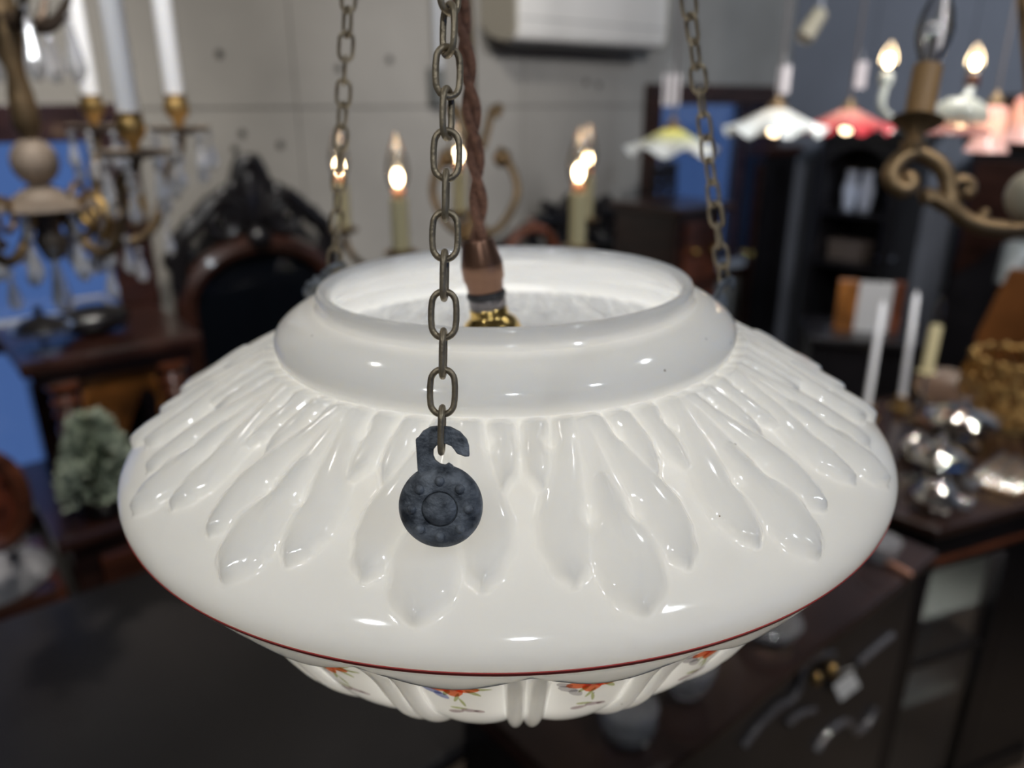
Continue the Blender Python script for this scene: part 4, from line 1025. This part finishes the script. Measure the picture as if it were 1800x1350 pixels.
# wooden board with pale sheet standing on a low dark chest
DB = 2.62
bb0 = at(1520, 584, DB); xl = (at(1466, 490, DB) - at(1572, 490, DB)).length; zt_ = at(1520, 488, DB).z - bb0.z
chs = thing('dark_chest', 'dark chest behind the candles carrying the wooden board', 'chest', Vector((bb0.x, bb0.y, 0)), -0.25)
MB().box(-xl * 0.85, xl * 0.95, -0.08, 0.16, 0.06, bb0.z - 0.03).build('carcass', M_black, chs, smooth=False, bevel=0.006)
MB().box(-xl * 0.9, xl, -0.10, 0.18, bb0.z - 0.03, bb0.z).build('lid', M_black, chs, smooth=False, bevel=0.006)
MB().box(-xl * 0.85, xl * 0.95, -0.07, 0.15, 0.0, 0.06).build('plinth', M_black, chs, smooth=False)
ws = thing('wooden_display_board', 'upright brown wooden board with white sheet, on the dark chest', 'board', bb0, -0.25)
MB().box(-xl / 2, -xl / 2 + xl * 0.32, 0, 0.03, 0, zt_).build('board_side', M_walnut, ws, smooth=False, bevel=0.003)
MB().box(xl * 0.34, xl / 2, 0, 0.03, 0, zt_).build('board_side', M_mahogred, ws, smooth=False, bevel=0.003)
MB().box(-xl * 0.18, xl * 0.34, 0.010, 0.02, 0.0, zt_ - 0.004).build('sheet', mat('grey_sheet', (0.42, 0.42, 0.42), 0.7), ws, smooth=False)
# leaning orange-brown plank and pale glass lamp shade at far right
e, Wd = furn_r('leaning_board', 'orange-brown polished board leaning at the right edge', 'board', 1722, 1860, 560, 2.86)
za, zb_ = hit_u(1760, 465, 2.86)[1], 0.0
MB().prism([(0.0, 0.0), (Wd * 0.55, zb_), (Wd * 1.0, za), (Wd * 0.25, za - 0.01), (0.0, hit_u(1722, 590, 2.86)[1])], 0.0, 0.03).build('board_body', mat('orange_brown_polish', (0.14, 0.05, 0.013), 0.35, noise=0.3, nscale=5), e, smooth=False, bevel=0.004)
MB().box(0.0, 0.03, -0.01, 0.0, 0.2, 0.8).build('edge_strip', M_mahogred, e, smooth=False)
n_, z_ = hit_u(1752, 488, 3.10)
ls = thing('pale_lamp_shade', 'pale stacked glass lamp shade resting behind the orange board', 'lamp shade', W(3.24, n_, z_ - 0.03))
M_palegl = mat('pale_grey_glass', (0.33, 0.33, 0.30), 0.3, sss=0.2)
MB().lathe([(0.085, 0), (0.075, 0.06), (0.055, 0.10), (0.03, 0.115), (0.028, 0.112), (0.052, 0.095), (0.07, 0.055), (0.08, 0)], 28, wob=flutes(10, 0.03), cap=False).build('lower_shade', M_palegl, ls)
MB().lathe([(0.075, 0.085), (0.06, 0.125), (0.035, 0.145), (0.033, 0.142), (0.057, 0.122), (0.071, 0.085)], 28, (0.015, 0, 0), wob=flutes(10, 0.03), cap=False).build('upper_shade', M_palegl, ls)
pk = thing('plant_stand', 'dark stand carrying the pale stacked lamp shades', 'stand', W(3.24, n_, 0))
MB().lathe([(0.075, 0), (0.075, 0.03), (0.03, 0.05), (0.025, z_ - 0.08), (0.07, z_ - 0.05), (0.07, z_ - 0.0301), (0.0005, z_ - 0.0301)], 20).build('pedestal', M_black, pk)
MB().lathe([(0.035, 0.5), (0.045, 0.53), (0.035, 0.56)], 20).build('turned_ring', M_mahog, pk)
# dark table, lower left
ZT = 0.76
M_ttop = mat('dark_grey_table_top', (0.040, 0.035, 0.034), 0.42, noise=0.15, nscale=5)
ta, tb = on_z(0, 1090, ZT), on_z(826, 1302, ZT)
ua, na, _ = uv(ta); ub, nb, _ = uv(tb)
tb_ = thing('dark_table', 'large dark grey-brown table below the shade on the left', 'table', W(ua - 0.45, na, 0), RZ)
Lt = ub - ua + 0.45 + 0.22; Dt = nb - na
MB().box(0, Lt, -Dt, 0, ZT - 0.03, ZT).build('table_top', M_ttop, tb_, smooth=False, bevel=0.008)
MB().box(0.06, Lt - 0.06, -Dt + 0.06, -0.06, ZT - 0.11, ZT - 0.03).build('apron', M_mahog, tb_, smooth=False, bevel=0.004)
for x in (0.09, Lt - 0.09):
    for y in (-0.09, -Dt + 0.09): MB().lathe([(0.022, 0), (0.028, 0.05), (0.024, 0.1), (0.036, 0.4), (0.028, 0.55), (0.04, 0.6), (0.04, ZT - 0.11)], 14, (x, y, 0)).build('leg', M_mahog, tb_)
# chair with a pale seat, far left
ZS = 0.70
ps_ = on_z(45, 1000, ZS)
e = thing('balloon_back_chair', 'red-brown chair with oval back and pale grey seat at the left edge', 'chair', Vector((ps_.x - 0.09, ps_.y - 0.03, 0)), RZ)
MB().box(-0.17, 0.15, -0.15, 0.15, ZS - 0.06, ZS - 0.015).build('seat_rail', M_mahogred, e, smooth=False, bevel=0.01)
MB().ball((0, 0, ZS - 0.012), (0.15, 0.14, 0.035), 20, 10).build('seat_cushion', mat('pale_grey_fabric', (0.42, 0.41, 0.42), 0.85), e)
bp_ = hit_n(-5, 870, 0.45); ov = at(-8, 880, 1.50) - Vector(e.location)
ov = Matrix.Rotation(-RZ, 3, 'Z') @ ov
MB().tube([(ov.x + 0.055 * math.cos(a * math.pi / 12) - 0.01, ov.y, ov.z + 0.095 * math.sin(a * math.pi / 12)) for a in range(24)], 0.017, 8, closed=True).build('oval_back_frame', M_mahogred, e)
MB().ball((ov.x - 0.01, ov.y + 0.005, ov.z), (0.05, 0.012, 0.09), 18, 10).build('oval_back_panel', mat('figured_mahogany', (0.12, 0.028, 0.012), 0.25, noise=0.9, nscale=25, coat=0.5), e)
for s in (-0.06, 0.05): MB().tube([(ov.x + s * 0.5, ov.y, ov.z - 0.10), (s * 1.5, 0.13, ZS - 0.03)], 0.013, 8).build('back_post', M_mahogred, e)
for x in (-0.15, 0.13):
    for y in (-0.13, 0.13): MB().lathe([(0.013, 0), (0.022, ZS - 0.07)], 10, (x, y, 0)).build('leg', M_mahogred, e)
# ================================================================== chandeliers and pendant lamps
def filament(parent, c, s=1.0, m=None):
    MB().ball((c[0], c[1], c[2] + 0.030 * s), (0.0075 * s, 0.0075 * s, 0.012 * s), 10, 8).build('filament', m or M_fil, parent)
def candle_lamp(par, base, r, h, m, lit=True, s=1.0, lean=(0, 0, 1)):
    base = Vector(base); ax = Vector(lean).normalized()
    MB().lathe([(r * 1.1, -0.012), (r * 1.9, -0.008), (r * 2.0, -0.004), (r * 1.3, 0.0)], 18, base, ax=ax).build('drip_pan', M_oldgilt, par)
    MB().lathe([(r, 0.0), (r, h), (r * 0.7, h + 0.002)], 18, base, ax=ax).build('candle_sleeve', m, par)
    b = MB().lathe([(rr * s, z * s) for rr, z in FLAME], 18, base + ax * (h + 0.002), ax=ax).build('bulb', M_bulb, par)
    MB().lathe([(0.008 * s, -0.004), (0.0085 * s, 0.010 * s)], 14, base + ax * (h + 0.003), ax=ax).build('bulb_cap', mat('warm_bulb_cap', (0.5, 0.22, 0.14), 0.5), b)
    if lit: filament(b, base + ax * h, s)
# ---- crystal chandelier with wax candles, upper left
pA = at(64, 300, 1.1)
cc = thing('crystal_chandelier', 'crystal chandelier with white wax candles and gilt cups at the upper left', 'chandelier', pA)
MB().lathe([(0.010, 0.60), (0.012, 0.30), (0.020, 0.285), (0.012, 0.26), (0.018, 0.20), (0.022, 0.16), (0.012, 0.13), (0.017, 0.10), (0.019, 0.06), (0.010, 0.045), (0.012, 0.03)], 18).build('stem', M_oldgilt, cc)
MB().ball((0, 0, 0.012), (0.031, 0.031, 0.033), 22, 14).build('ball', M_greywood, cc)
MB().lathe([(0.012, -0.018), (0.020, -0.024), (0.036, -0.034), (0.040, -0.040), (0.085, -0.043), (0.088, -0.049), (0.05, -0.055), (0.022, -0.062), (0.016, -0.085), (0.022, -0.10), (0.012, -0.125), (0.0005, -0.135)], 26).build('dish', M_greywood, cc)
MB().ball((0.0, 0, 0.085), (0.012, 0.012, 0.016)).build('gilt_knop', M_gilt, cc)
DROP = MB().lathe([(0.0005, 0), (0.003, -0.004), (0.0085, -0.026), (0.0095, -0.034), (0.006, -0.041), (0.0005, -0.044)], 8).mesh('crystal_drop', M_crystal, smooth=False)
PEND = MB().lathe([(0.0005, 0), (0.004, -0.006), (0.013, -0.055), (0.014, -0.066), (0.009, -0.078), (0.0005, -0.083)], 8).mesh('crystal_pendant', M_crystal, smooth=False)
BEAD = MB().ball((0, 0, 0), 0.0058, 8, 5).mesh('crystal_bead', M_crystal, smooth=False)
for k in range(6):
    AR, zc = (0.205, 0.042) if k == 0 else (0.2, 0.065)
    a = ((-25 if k == 0 else -28 + 60 * k)) * D2R
    ca, sa = math.cos(a), math.sin(a)
    def Q(r, z): return Vector((r * ca, r * sa, z))
    if k in (3, 4): continue
    pts = bez(Q(0.03, -0.05), Q(0.10, -0.16), Q(0.16, -0.10), Q(0.165, -0.02), 12) + bez(Q(0.165, -0.02), Q(0.165, 0.01), Q(0.20, -0.0), Q(AR, zc - 0.02), 6)[1:]
    MB().tube(pts, 0.0075, 8).build('arm', M_oldgilt, cc)
    sp = [Q(0.10 + p[0], p[2] - 0.055) for p in scroll((0, 0, 0), 0.036, 1.3, 1, -1.2)]
    MB().tube(sp, [0.006 - 0.003 * i / 20 for i in range(21)], 7).build('arm_scroll', M_gilt, cc)
    b = MB().lathe([(0.004, zc - 0.022), (0.042, zc - 0.014), (0.045, zc - 0.008), (0.041, zc - 0.008), (0.004, zc - 0.016)], 24, Q(AR, 0)).build('bobeche', M_greywood, cc)
    MB().lathe([(0.006, zc - 0.016), (0.008, zc), (0.017, zc + 0.010), (0.019, zc + 0.022), (0.015, zc + 0.032), (0.018, zc + 0.038), (0.012, zc + 0.038)], 18, Q(AR, 0)).build('candle_cup', M_gilt, cc)
    lean = Vector((0.0, 0.0, 1))
    MB().lathe([(0.0138, zc + 0.03), (0.0135, zc + 0.28), (0.004, zc + 0.285)], 18, Q(AR, 0)).build('candle', M_wax, cc)
    for j in range(7):
        t = j * 2 * math.pi / 7 + 0.4; px_, py_ = AR * ca + 0.041 * math.cos(t), AR * sa + 0.041 * math.sin(t)
        for q_ in range(1 + j % 2 * 2): inst(BEAD, 'crystal_bead', b, (px_, py_, zc - 0.022 - q_ * 0.0125))
        inst(DROP, 'crystal_drop', b, (px_, py_, zc - 0.018 - (1 + j % 2 * 2) * 0.0125))
    for rr, zz in ((0.06, -0.105), (0.115, -0.125), (0.16, -0.085)):
        p_ = Q(rr, zz); inst(BEAD, 'crystal_bead', cc, p_); inst(DROP, 'crystal_drop', cc, p_ + Vector((0, 0, -0.006)))
for j in range(8):
    t = j * math.pi / 4 + 0.2
    for q_ in range(3): inst(BEAD, 'crystal_bead', cc, (0.075 * math.cos(t), 0.075 * math.sin(t), -0.06 - 0.012 * q_))
    inst(DROP, 'crystal_drop', cc, (0.075 * math.cos(t), 0.075 * math.sin(t), -0.094), scale=(1.2, 1.2, 1.2))
inst(PEND, 'crystal_pendant', cc, (0.012, -0.02, -0.12)); inst(BEAD, 'crystal_bead', cc, (0.012, -0.02, -0.112))
# crown with leaves and large pendants above
for k in range(6):
    a = (-40 + 60 * k) * D2R; ca, sa = math.cos(a), math.sin(a)
    def Q2(r, z): return Vector((r * ca, r * sa, z))
    pts = bez(Q2(0.015, 0.20), Q2(0.05, 0.17), Q2(0.07, 0.20), Q2(0.085, 0.235), 8)
    MB().tube(pts, [0.009, 0.010, 0.010, 0.010, 0.009, 0.008, 0.007, 0.005, 0.003], 7).build('crown_leaf', mat('dark_bronze', (0.05, 0.035, 0.025), 0.4, 0.7), cc)
    inst(BEAD, 'crystal_bead', cc, Q2(0.075, 0.205)); inst(PEND, 'crystal_pendant', cc, Q2(0.075, 0.20))
# ---- brass chandelier with candle bulbs, middle
D3 = 1.15
pB = at(835, 440, D3)
bc_ = thing('brass_chandelier', 'brass scroll chandelier with lit candle bulbs behind the brown cord', 'chandelier', pB)
def V(px, py, d=D3): return at(px, py, d) - pB
for s in (-1, 1):
    MB().tube(smooth_pts([V(835 + s * 10, 415), V(835 + s * 45, 398), V(835 + s * 72, 350), V(835 + s * 70, 310), V(835 + s * 50, 272), V(835 + s * 42, 262)], 5), 0.0062, 8).build('lyre_scroll', M_oldgilt, bc_)
    MB().ball(V(835 + s * 48, 278), 0.014).build('leaf_knob', M_oldgilt, bc_)
    MB().tube(smooth_pts([V(835 + s * 12, 262), V(835 + s * 22, 225), V(835 + s * 30, 195), V(835 + s * 44, 188), V(835 + s * 36, 205)], 5), 0.006, 8).build('upper_scroll', M_oldgilt, bc_)
MB().tube([V(835, 470), V(834, 330), V(828, 100), V(820, -60)], 0.007, 10).build('stem', M_oldgilt, bc_)
MB().lathe([(0.008, 0), (0.02, 0.012), (0.026, 0.03), (0.012, 0.055), (0.008, 0.07)], 18, V(835, 450)).build('urn', M_oldgilt, bc_)
for (px, py, dd_, s) in [(705, 437, 1.10, 1), (1014, 428, 1.10, 1), (604, 398, 1.30, 1), (1030, 380, 1.38, 1), (808, 370, 1.42, 1)]:
    b = V(px, py, dd_); h_ = 0.070
    candle_lamp(bc_, b, 0.0125, h_, M_sleeve, True, 0.95)
    c0 = V(835, 455)
    MB().tube(bez(c0, c0 + (b - c0) * 0.4 + Vector((0, 0, -0.07)), b + Vector((0, 0, -0.09)), b + Vector((0, 0, -0.012)), 14), 0.006, 8).build('arm', M_oldgilt, bc_)
# ---- bronze chandelier arm at the upper right, nearest
D4 = 0.75
pC = at(1830, 400, D4)
bz = thing('bronze_chandelier', 'bronze scroll chandelier arm with amber candle sleeve and clear unlit bulb', 'chandelier', pC)
def V4(px, py, d=D4): return at(px, py, d) - pC
M_bz = mat('old_bronze', (0.30, 0.20, 0.105), 0.42, 0.75, noise=0.35, nscale=40)
MB().tube(smooth_pts([V4(1612, 268), V4(1645, 285), V4(1664, 310), V4(1668, 335), V4(1672, 362), V4(1695, 385), V4(1730, 398), V4(1770, 403), V4(1830, 398)], 5), 0.0085, 10).build('arm', M_bz, bz)
MB().tube(smooth_pts([V4(1612, 268), V4(1585, 278), V4(1567, 300), V4(1570, 322), V4(1585, 334), V4(1600, 328), V4(1600, 316), V4(1590, 314)], 5), 0.0085, 10).build('arm_scroll', M_bz, bz)
MB().tube(smooth_pts([V4(1668, 330), V4(1685, 318), V4(1702, 325), V4(1700, 338), V4(1690, 336)], 5), 0.0075, 9).build('arm_scroll', M_bz, bz)
MB().tube(smooth_pts([V4(1680, 368), V4(1660, 360), V4(1640, 348), V4(1628, 344), V4(1634, 354)], 5), 0.0078, 9).build('arm_scroll', M_bz, bz)
MB().tube(smooth_pts([V4(1725, 395), V4(1728, 378), V4(1734, 372)], 4), 0.005, 8).build('leaf_bud', M_bz, bz)
bs = V4(1613, 212); ax4 = (V4(1631, 118) - bs).normalized(); hs = (V4(1631, 118) - bs).length
MB().lathe([(0.006, -0.036), (0.010, -0.030), (0.012, -0.024), (0.007, -0.018), (0.010, -0.010), (0.020, -0.004), (0.024, 0.0), (0.020, 0.002), (0.0005, 0.002)], 24, bs, ax=ax4).build('drip_pan', M_bz, bz)
MB().lathe([(0.0005, 0.002), (0.0135, 0.002), (0.0135, hs), (0.010, hs + 0.001)], 22, bs, ax=ax4).build('candle_sleeve', M_sleevebrown, bz)
b = MB().lathe([(r * 1.02, z * 0.95) for r, z in FLAME], 24, bs + ax4 * (hs + 0.001), ax=ax4).build('bulb', M_bulb, bz)
MB().tube([bs + ax4 * (hs + 0.004), bs + ax4 * (hs + 0.03)], 0.003, 8).build('glass_stem', M_bulb, b)
MB().ball(V4(1818, 345), 0.026, 18, 12).build('cream_ball', mat('cream_onyx', (0.55, 0.50, 0.38), 0.25), bz)
MB().tube([V4(1845, 470), V4(1838, 400), V4(1800, -40)], 0.008, 10).build('stem', M_bz, bz)
# ---- glass chandelier behind it
D5 = 1.5
pD = at(1640, 240, D5)
gc = thing('glass_chandelier', 'pale glass chandelier with two lit candle bulbs behind the bronze arm', 'chandelier', pD)
def V5(px, py, d=D5): return at(px, py, d) - pD
M_opal = mat('opal_glass', (0.66, 0.68, 0.60), 0.2, sss=0.4, sssr=0.01)
M_pinkop = mat('pink_opal_glass', (0.62, 0.30, 0.28), 0.2, sss=0.4, sssr=0.01)
MB().tube(smooth_pts([V5(1557, 146), V5(1552, 165), V5(1549, 185), V5(1558, 202), V5(1600, 232), V5(1640, 238)], 5), 0.0075, 10).build('glass_arm', M_opal, gc)
MB().tube(smooth_pts([V5(1708, 148), V5(1702, 165), V5(1692, 180), V5(1690, 210), V5(1640, 238)], 5), 0.0075, 10).build('glass_arm', M_opal, gc)
for (px, py, m_) in [(1556, 147, M_opal), (1708, 150, M_mahogred)]:
    c = V5(px, py); a5 = V5(px + 6, py - 40) - c; a5.normalize()
    MB().lathe([(0.010, -0.004), (0.013, 0.0), (0.013, 0.016), (0.009, 0.02)], 16, c, ax=a5).build('bulb_socket', m_, gc)
    bb_ = MB().lathe([(r * 1.0, z * 0.72) for r, z in FLAME], 18, c + a5 * 0.018, ax=a5).build('bulb', M_bulb, gc)
    filament(bb_, c + a5 * 0.012, 1.0)
MB().lathe([(0.01, 0.03), (0.02, 0.035), (0.045, 0.02), (0.052, 0.0), (0.05, -0.012), (0.046, 0.0), (0.0005, 0.022)], 28, V5(1686, 205), wob=flutes(7, 0.06)).build('flower_shade', M_opal, gc)
MB().lathe([(0.012, 0.012), (0.05, 0.004), (0.062, -0.006), (0.058, -0.009), (0.0005, 0.004)], 30, V5(1678, 228), wob=flutes(9, 0.05)).build('pink_dish', M_pinkop, gc)
filament(gc, V5(1690, 222), 1.1)
MB().tube([V5(1640, 250), V5(1650, 100), V5(1668, -60)], 0.0035, 8).build('stem', mat('grey_rod', (0.22, 0.22, 0.24), 0.5), gc)
# ---- pendant lamps with frilled glass shades
M_fil2 = emit('lit_pendant_bulb', (1.0, 0.74, 0.45), 7)
def pendant(label, px, py, wpx, d, col, edge, lit=True, nfl=8, bulb_at=None, hh=0.42, warm=True):
    c = at(px, py, d); R = wpx / 2 * d / F
    t = thing('pendant_lamp', label, 'pendant lamp', c, 0.35, 'frilled glass pendant lamps')
    def prof(th, o): return [(0.16 * R, hh * R + o), (0.24 * R + th, hh * R - 0.03 * R + o), (0.45 * R, 0.27 * R + o), (0.68 * R, 0.12 * R + o), (0.86 * R, 0.03 * R + o), (1.0 * R, -0.04 * R + o)]
    P = prof(0.0, 0.0) + [(r * 0.985, z - 0.012 * R) for r, z in prof(0, 0)[::-1]]
    amp = lambda r: max(0.0, (r / R - 0.35)) / 0.65
    def wob(r, z, a, k): return r * (1 + 0.05 * amp(r) * math.cos(nfl * a)), z + 0.10 * R * amp(r) ** 1.5 * math.cos(nfl * a)
    MB().lathe(P, 96, wob=wob, cap=False).build('shade', col, t)
    def wob2(r, z, a, k): return r * (1 + 0.05 * math.cos(nfl * a)), z + 0.10 * R * math.cos(nfl * a)
    MB().lathe([(0.985 * R, -0.030 * R), (1.012 * R, -0.04 * R), (0.985 * R, -0.058 * R)], 96, wob=wob2, cap=False).build('frilled_edge', edge, t)
    MB().lathe([(0.17 * R, hh * R - 0.02 * R), (0.2 * R, hh * R), (0.19 * R, hh * R + 0.05 * R), (0.10 * R, hh * R + 0.12 * R), (0.06 * R, hh * R + 0.22 * R), (0.02 * R, hh * R + 0.24 * R)], 20).build('gallery', M_oldgilt, t)
    MB().tube([(0, 0, hh * R + 0.2 * R), (0, 0, 2.99 - c.z)], 0.004, 8).build('cord', mat('dark_flex', (0.08, 0.07, 0.07), 0.7), t)
    MB().lathe([(0.012, 0.10 * R + 0.03), (0.014, hh * R)], 14).build('bulb_socket', M_brass, t)
    b = MB().lathe([(0.010, 0.045), (0.016, 0.03), (0.018, 0.016), (0.014, 0.002), (0.0005, -0.004)], 18, (0, 0, 0.02 if nfl == 7 else -0.014)).build('bulb', M_fil2 if lit else M_opal, t)
    return t, R, c
def shade_mat(name, c, s=0.6): return mat(name, c, 0.18, sss=s, sssr=0.02)
M_whitesh = shade_mat('white_opaline', (0.66, 0.70, 0.66)); M_yel = shade_mat('yellow_green_opaline', (0.62, 0.62, 0.28)); M_redsh = shade_mat('red_opaline', (0.55, 0.05, 0.06))
M_yelw = mat('yellow_to_white_glass', (0.7, 0.7, 0.6), 0.18, sss=0.6, sssr=0.02)
def grad(m, z0, z1, c0, c1):                          # the glass itself is tinted from top to edge
    nt = m.node_tree; b = nt.nodes['Principled BSDF']
    tc = nt.nodes.new('ShaderNodeTexCoord'); sp = nt.nodes.new('ShaderNodeSeparateXYZ'); mr = nt.nodes.new('ShaderNodeMapRange'); mx = nt.nodes.new('ShaderNodeMix'); mx.data_type = 'RGBA'
    mr.inputs['From Min'].default_value = z0; mr.inputs['From Max'].default_value = z1
    nt.links.new(tc.outputs['Object'], sp.inputs[0]); nt.links.new(sp.outputs['Z'], mr.inputs['Value']); nt.links.new(mr.outputs['Result'], mx.inputs['Factor'])
    mx.inputs[6].default_value = (*c0, 1); mx.inputs[7].default_value = (*c1, 1); nt.links.new(mx.outputs[2], b.inputs['Base Color'])
grad(M_yelw, 0.01, 0.045, (0.72, 0.73, 0.66), (0.55, 0.60, 0.10))
grad(M_redsh, 0.0, 0.04, (0.52, 0.035, 0.05), (0.60, 0.22, 0.20))
P1 = pendant('frilled pendant shade, yellow at the top and white below', 1180, 262, 160, 2.15, M_yelw, M_whitesh, True, 7)
P2 = pendant('white opaline frilled pendant shade between the yellow and red ones', 1362, 228, 170, 2.05, M_whitesh, M_whitesh, True, 8)
P3 = pendant('red frilled pendant shade beside the bronze chandelier', 1488, 225, 150, 2.25, M_redsh, M_redsh, True, 8)
# price tags on the flexes
for (px0, py0, w, h, d, lab) in [(1180, 158, 30, 52, 2.13, 'pinkish paper tag hanging above the yellow pendant shade'), (1378, 140, 22, 46, 2.03, 'white paper tag hanging above the white pendant shade'), (1514, 132, 20, 44, 2.23, 'white paper tag hanging above the red pendant shade')]:
    c = at(px0, py0, d); k = d / F
    t = thing('price_tag', lab, 'tag', c, 0.1)
    MB().box(-w / 2 * k, w / 2 * k, -0.0007, 0.0007, -h / 2 * k, h / 2 * k).build('card', mat('tag_paper', (0.50, 0.46, 0.46), 0.8), t, smooth=False)
    MB().tube([(0, 0, h / 2 * k - 0.003), (0.0, 0.01, h / 2 * k + 0.03)], 0.0006, 5).build('string', M_paper, t)
# tulip shades
M_tul = shade_mat('pink_tulip_glass', (0.66, 0.36, 0.32), 0.7)
for (px, py, lab) in [(1733, 262, 'pink tulip glass shade, left of the pair at the right edge'), (1797, 245, 'pink tulip glass shade, right of the pair at the right edge')]:
    d = 2.0 if px < 1750 else 2.12; c = at(px, py, d); k = d / F
    t = thing('tulip_pendant', lab, 'pendant lamp', c, 0, 'pair of pink tulip pendant lamps')
    P = [(14, 72), (22, 66), (25, 50), (24, 30), (26, 14), (33, 2), (36, -4), (34, -4), (30, 4), (24, 15), (22, 30), (23, 50), (20, 64), (12, 70)]
    MB().lathe([(r * k, z * k) for r, z in P], 40, wob=lambda r, z, a, i: (r * (1 + (0.05 * math.cos(6 * a) if z < 12 * k else 0)), z), cap=False).build('shade', M_tul, t)
    MB().lathe([(15 * k, 70 * k), (15 * k, 78 * k), (6 * k, 88 * k), (3 * k, 96 * k)], 18).build('gallery', M_oldgilt, t)
    MB().tube([(0, 0, 90 * k), (0, 0, 2.99 - c.z)], 0.004, 8).build('cord', mat('dark_flex', (0.08, 0.07, 0.07), 0.7), t)
    MB().ball((0, 0, 42 * k), (0.016, 0.016, 0.024), 14, 10).build('bulb', M_fil2, t)
# visible spotlight head
c = at(1428, 44, 2.4)
sl = thing('spotlight', 'small beige spotlight tilted under the ceiling track', 'spotlight', c)
axs = (at(1412, 66, 2.4) - at(1440, 22, 2.4)).normalized()
MB().lathe([(0.020, -0.05), (0.024, -0.046), (0.028, 0.045), (0.026, 0.05), (0.022, 0.042)], 22, ax=axs).build('spot_body', mat('beige_metal', (0.42, 0.38, 0.28), 0.4), sl)
MB().tube([axs * -0.045, axs * -0.045 + Vector((0, 0, 0.05)), Vector((-axs.x * 0.045, 0, 2.99 - c.z))], 0.006, 8).build('spot_bracket', mat('pale_bracket', (0.35, 0.37, 0.42), 0.4), sl)
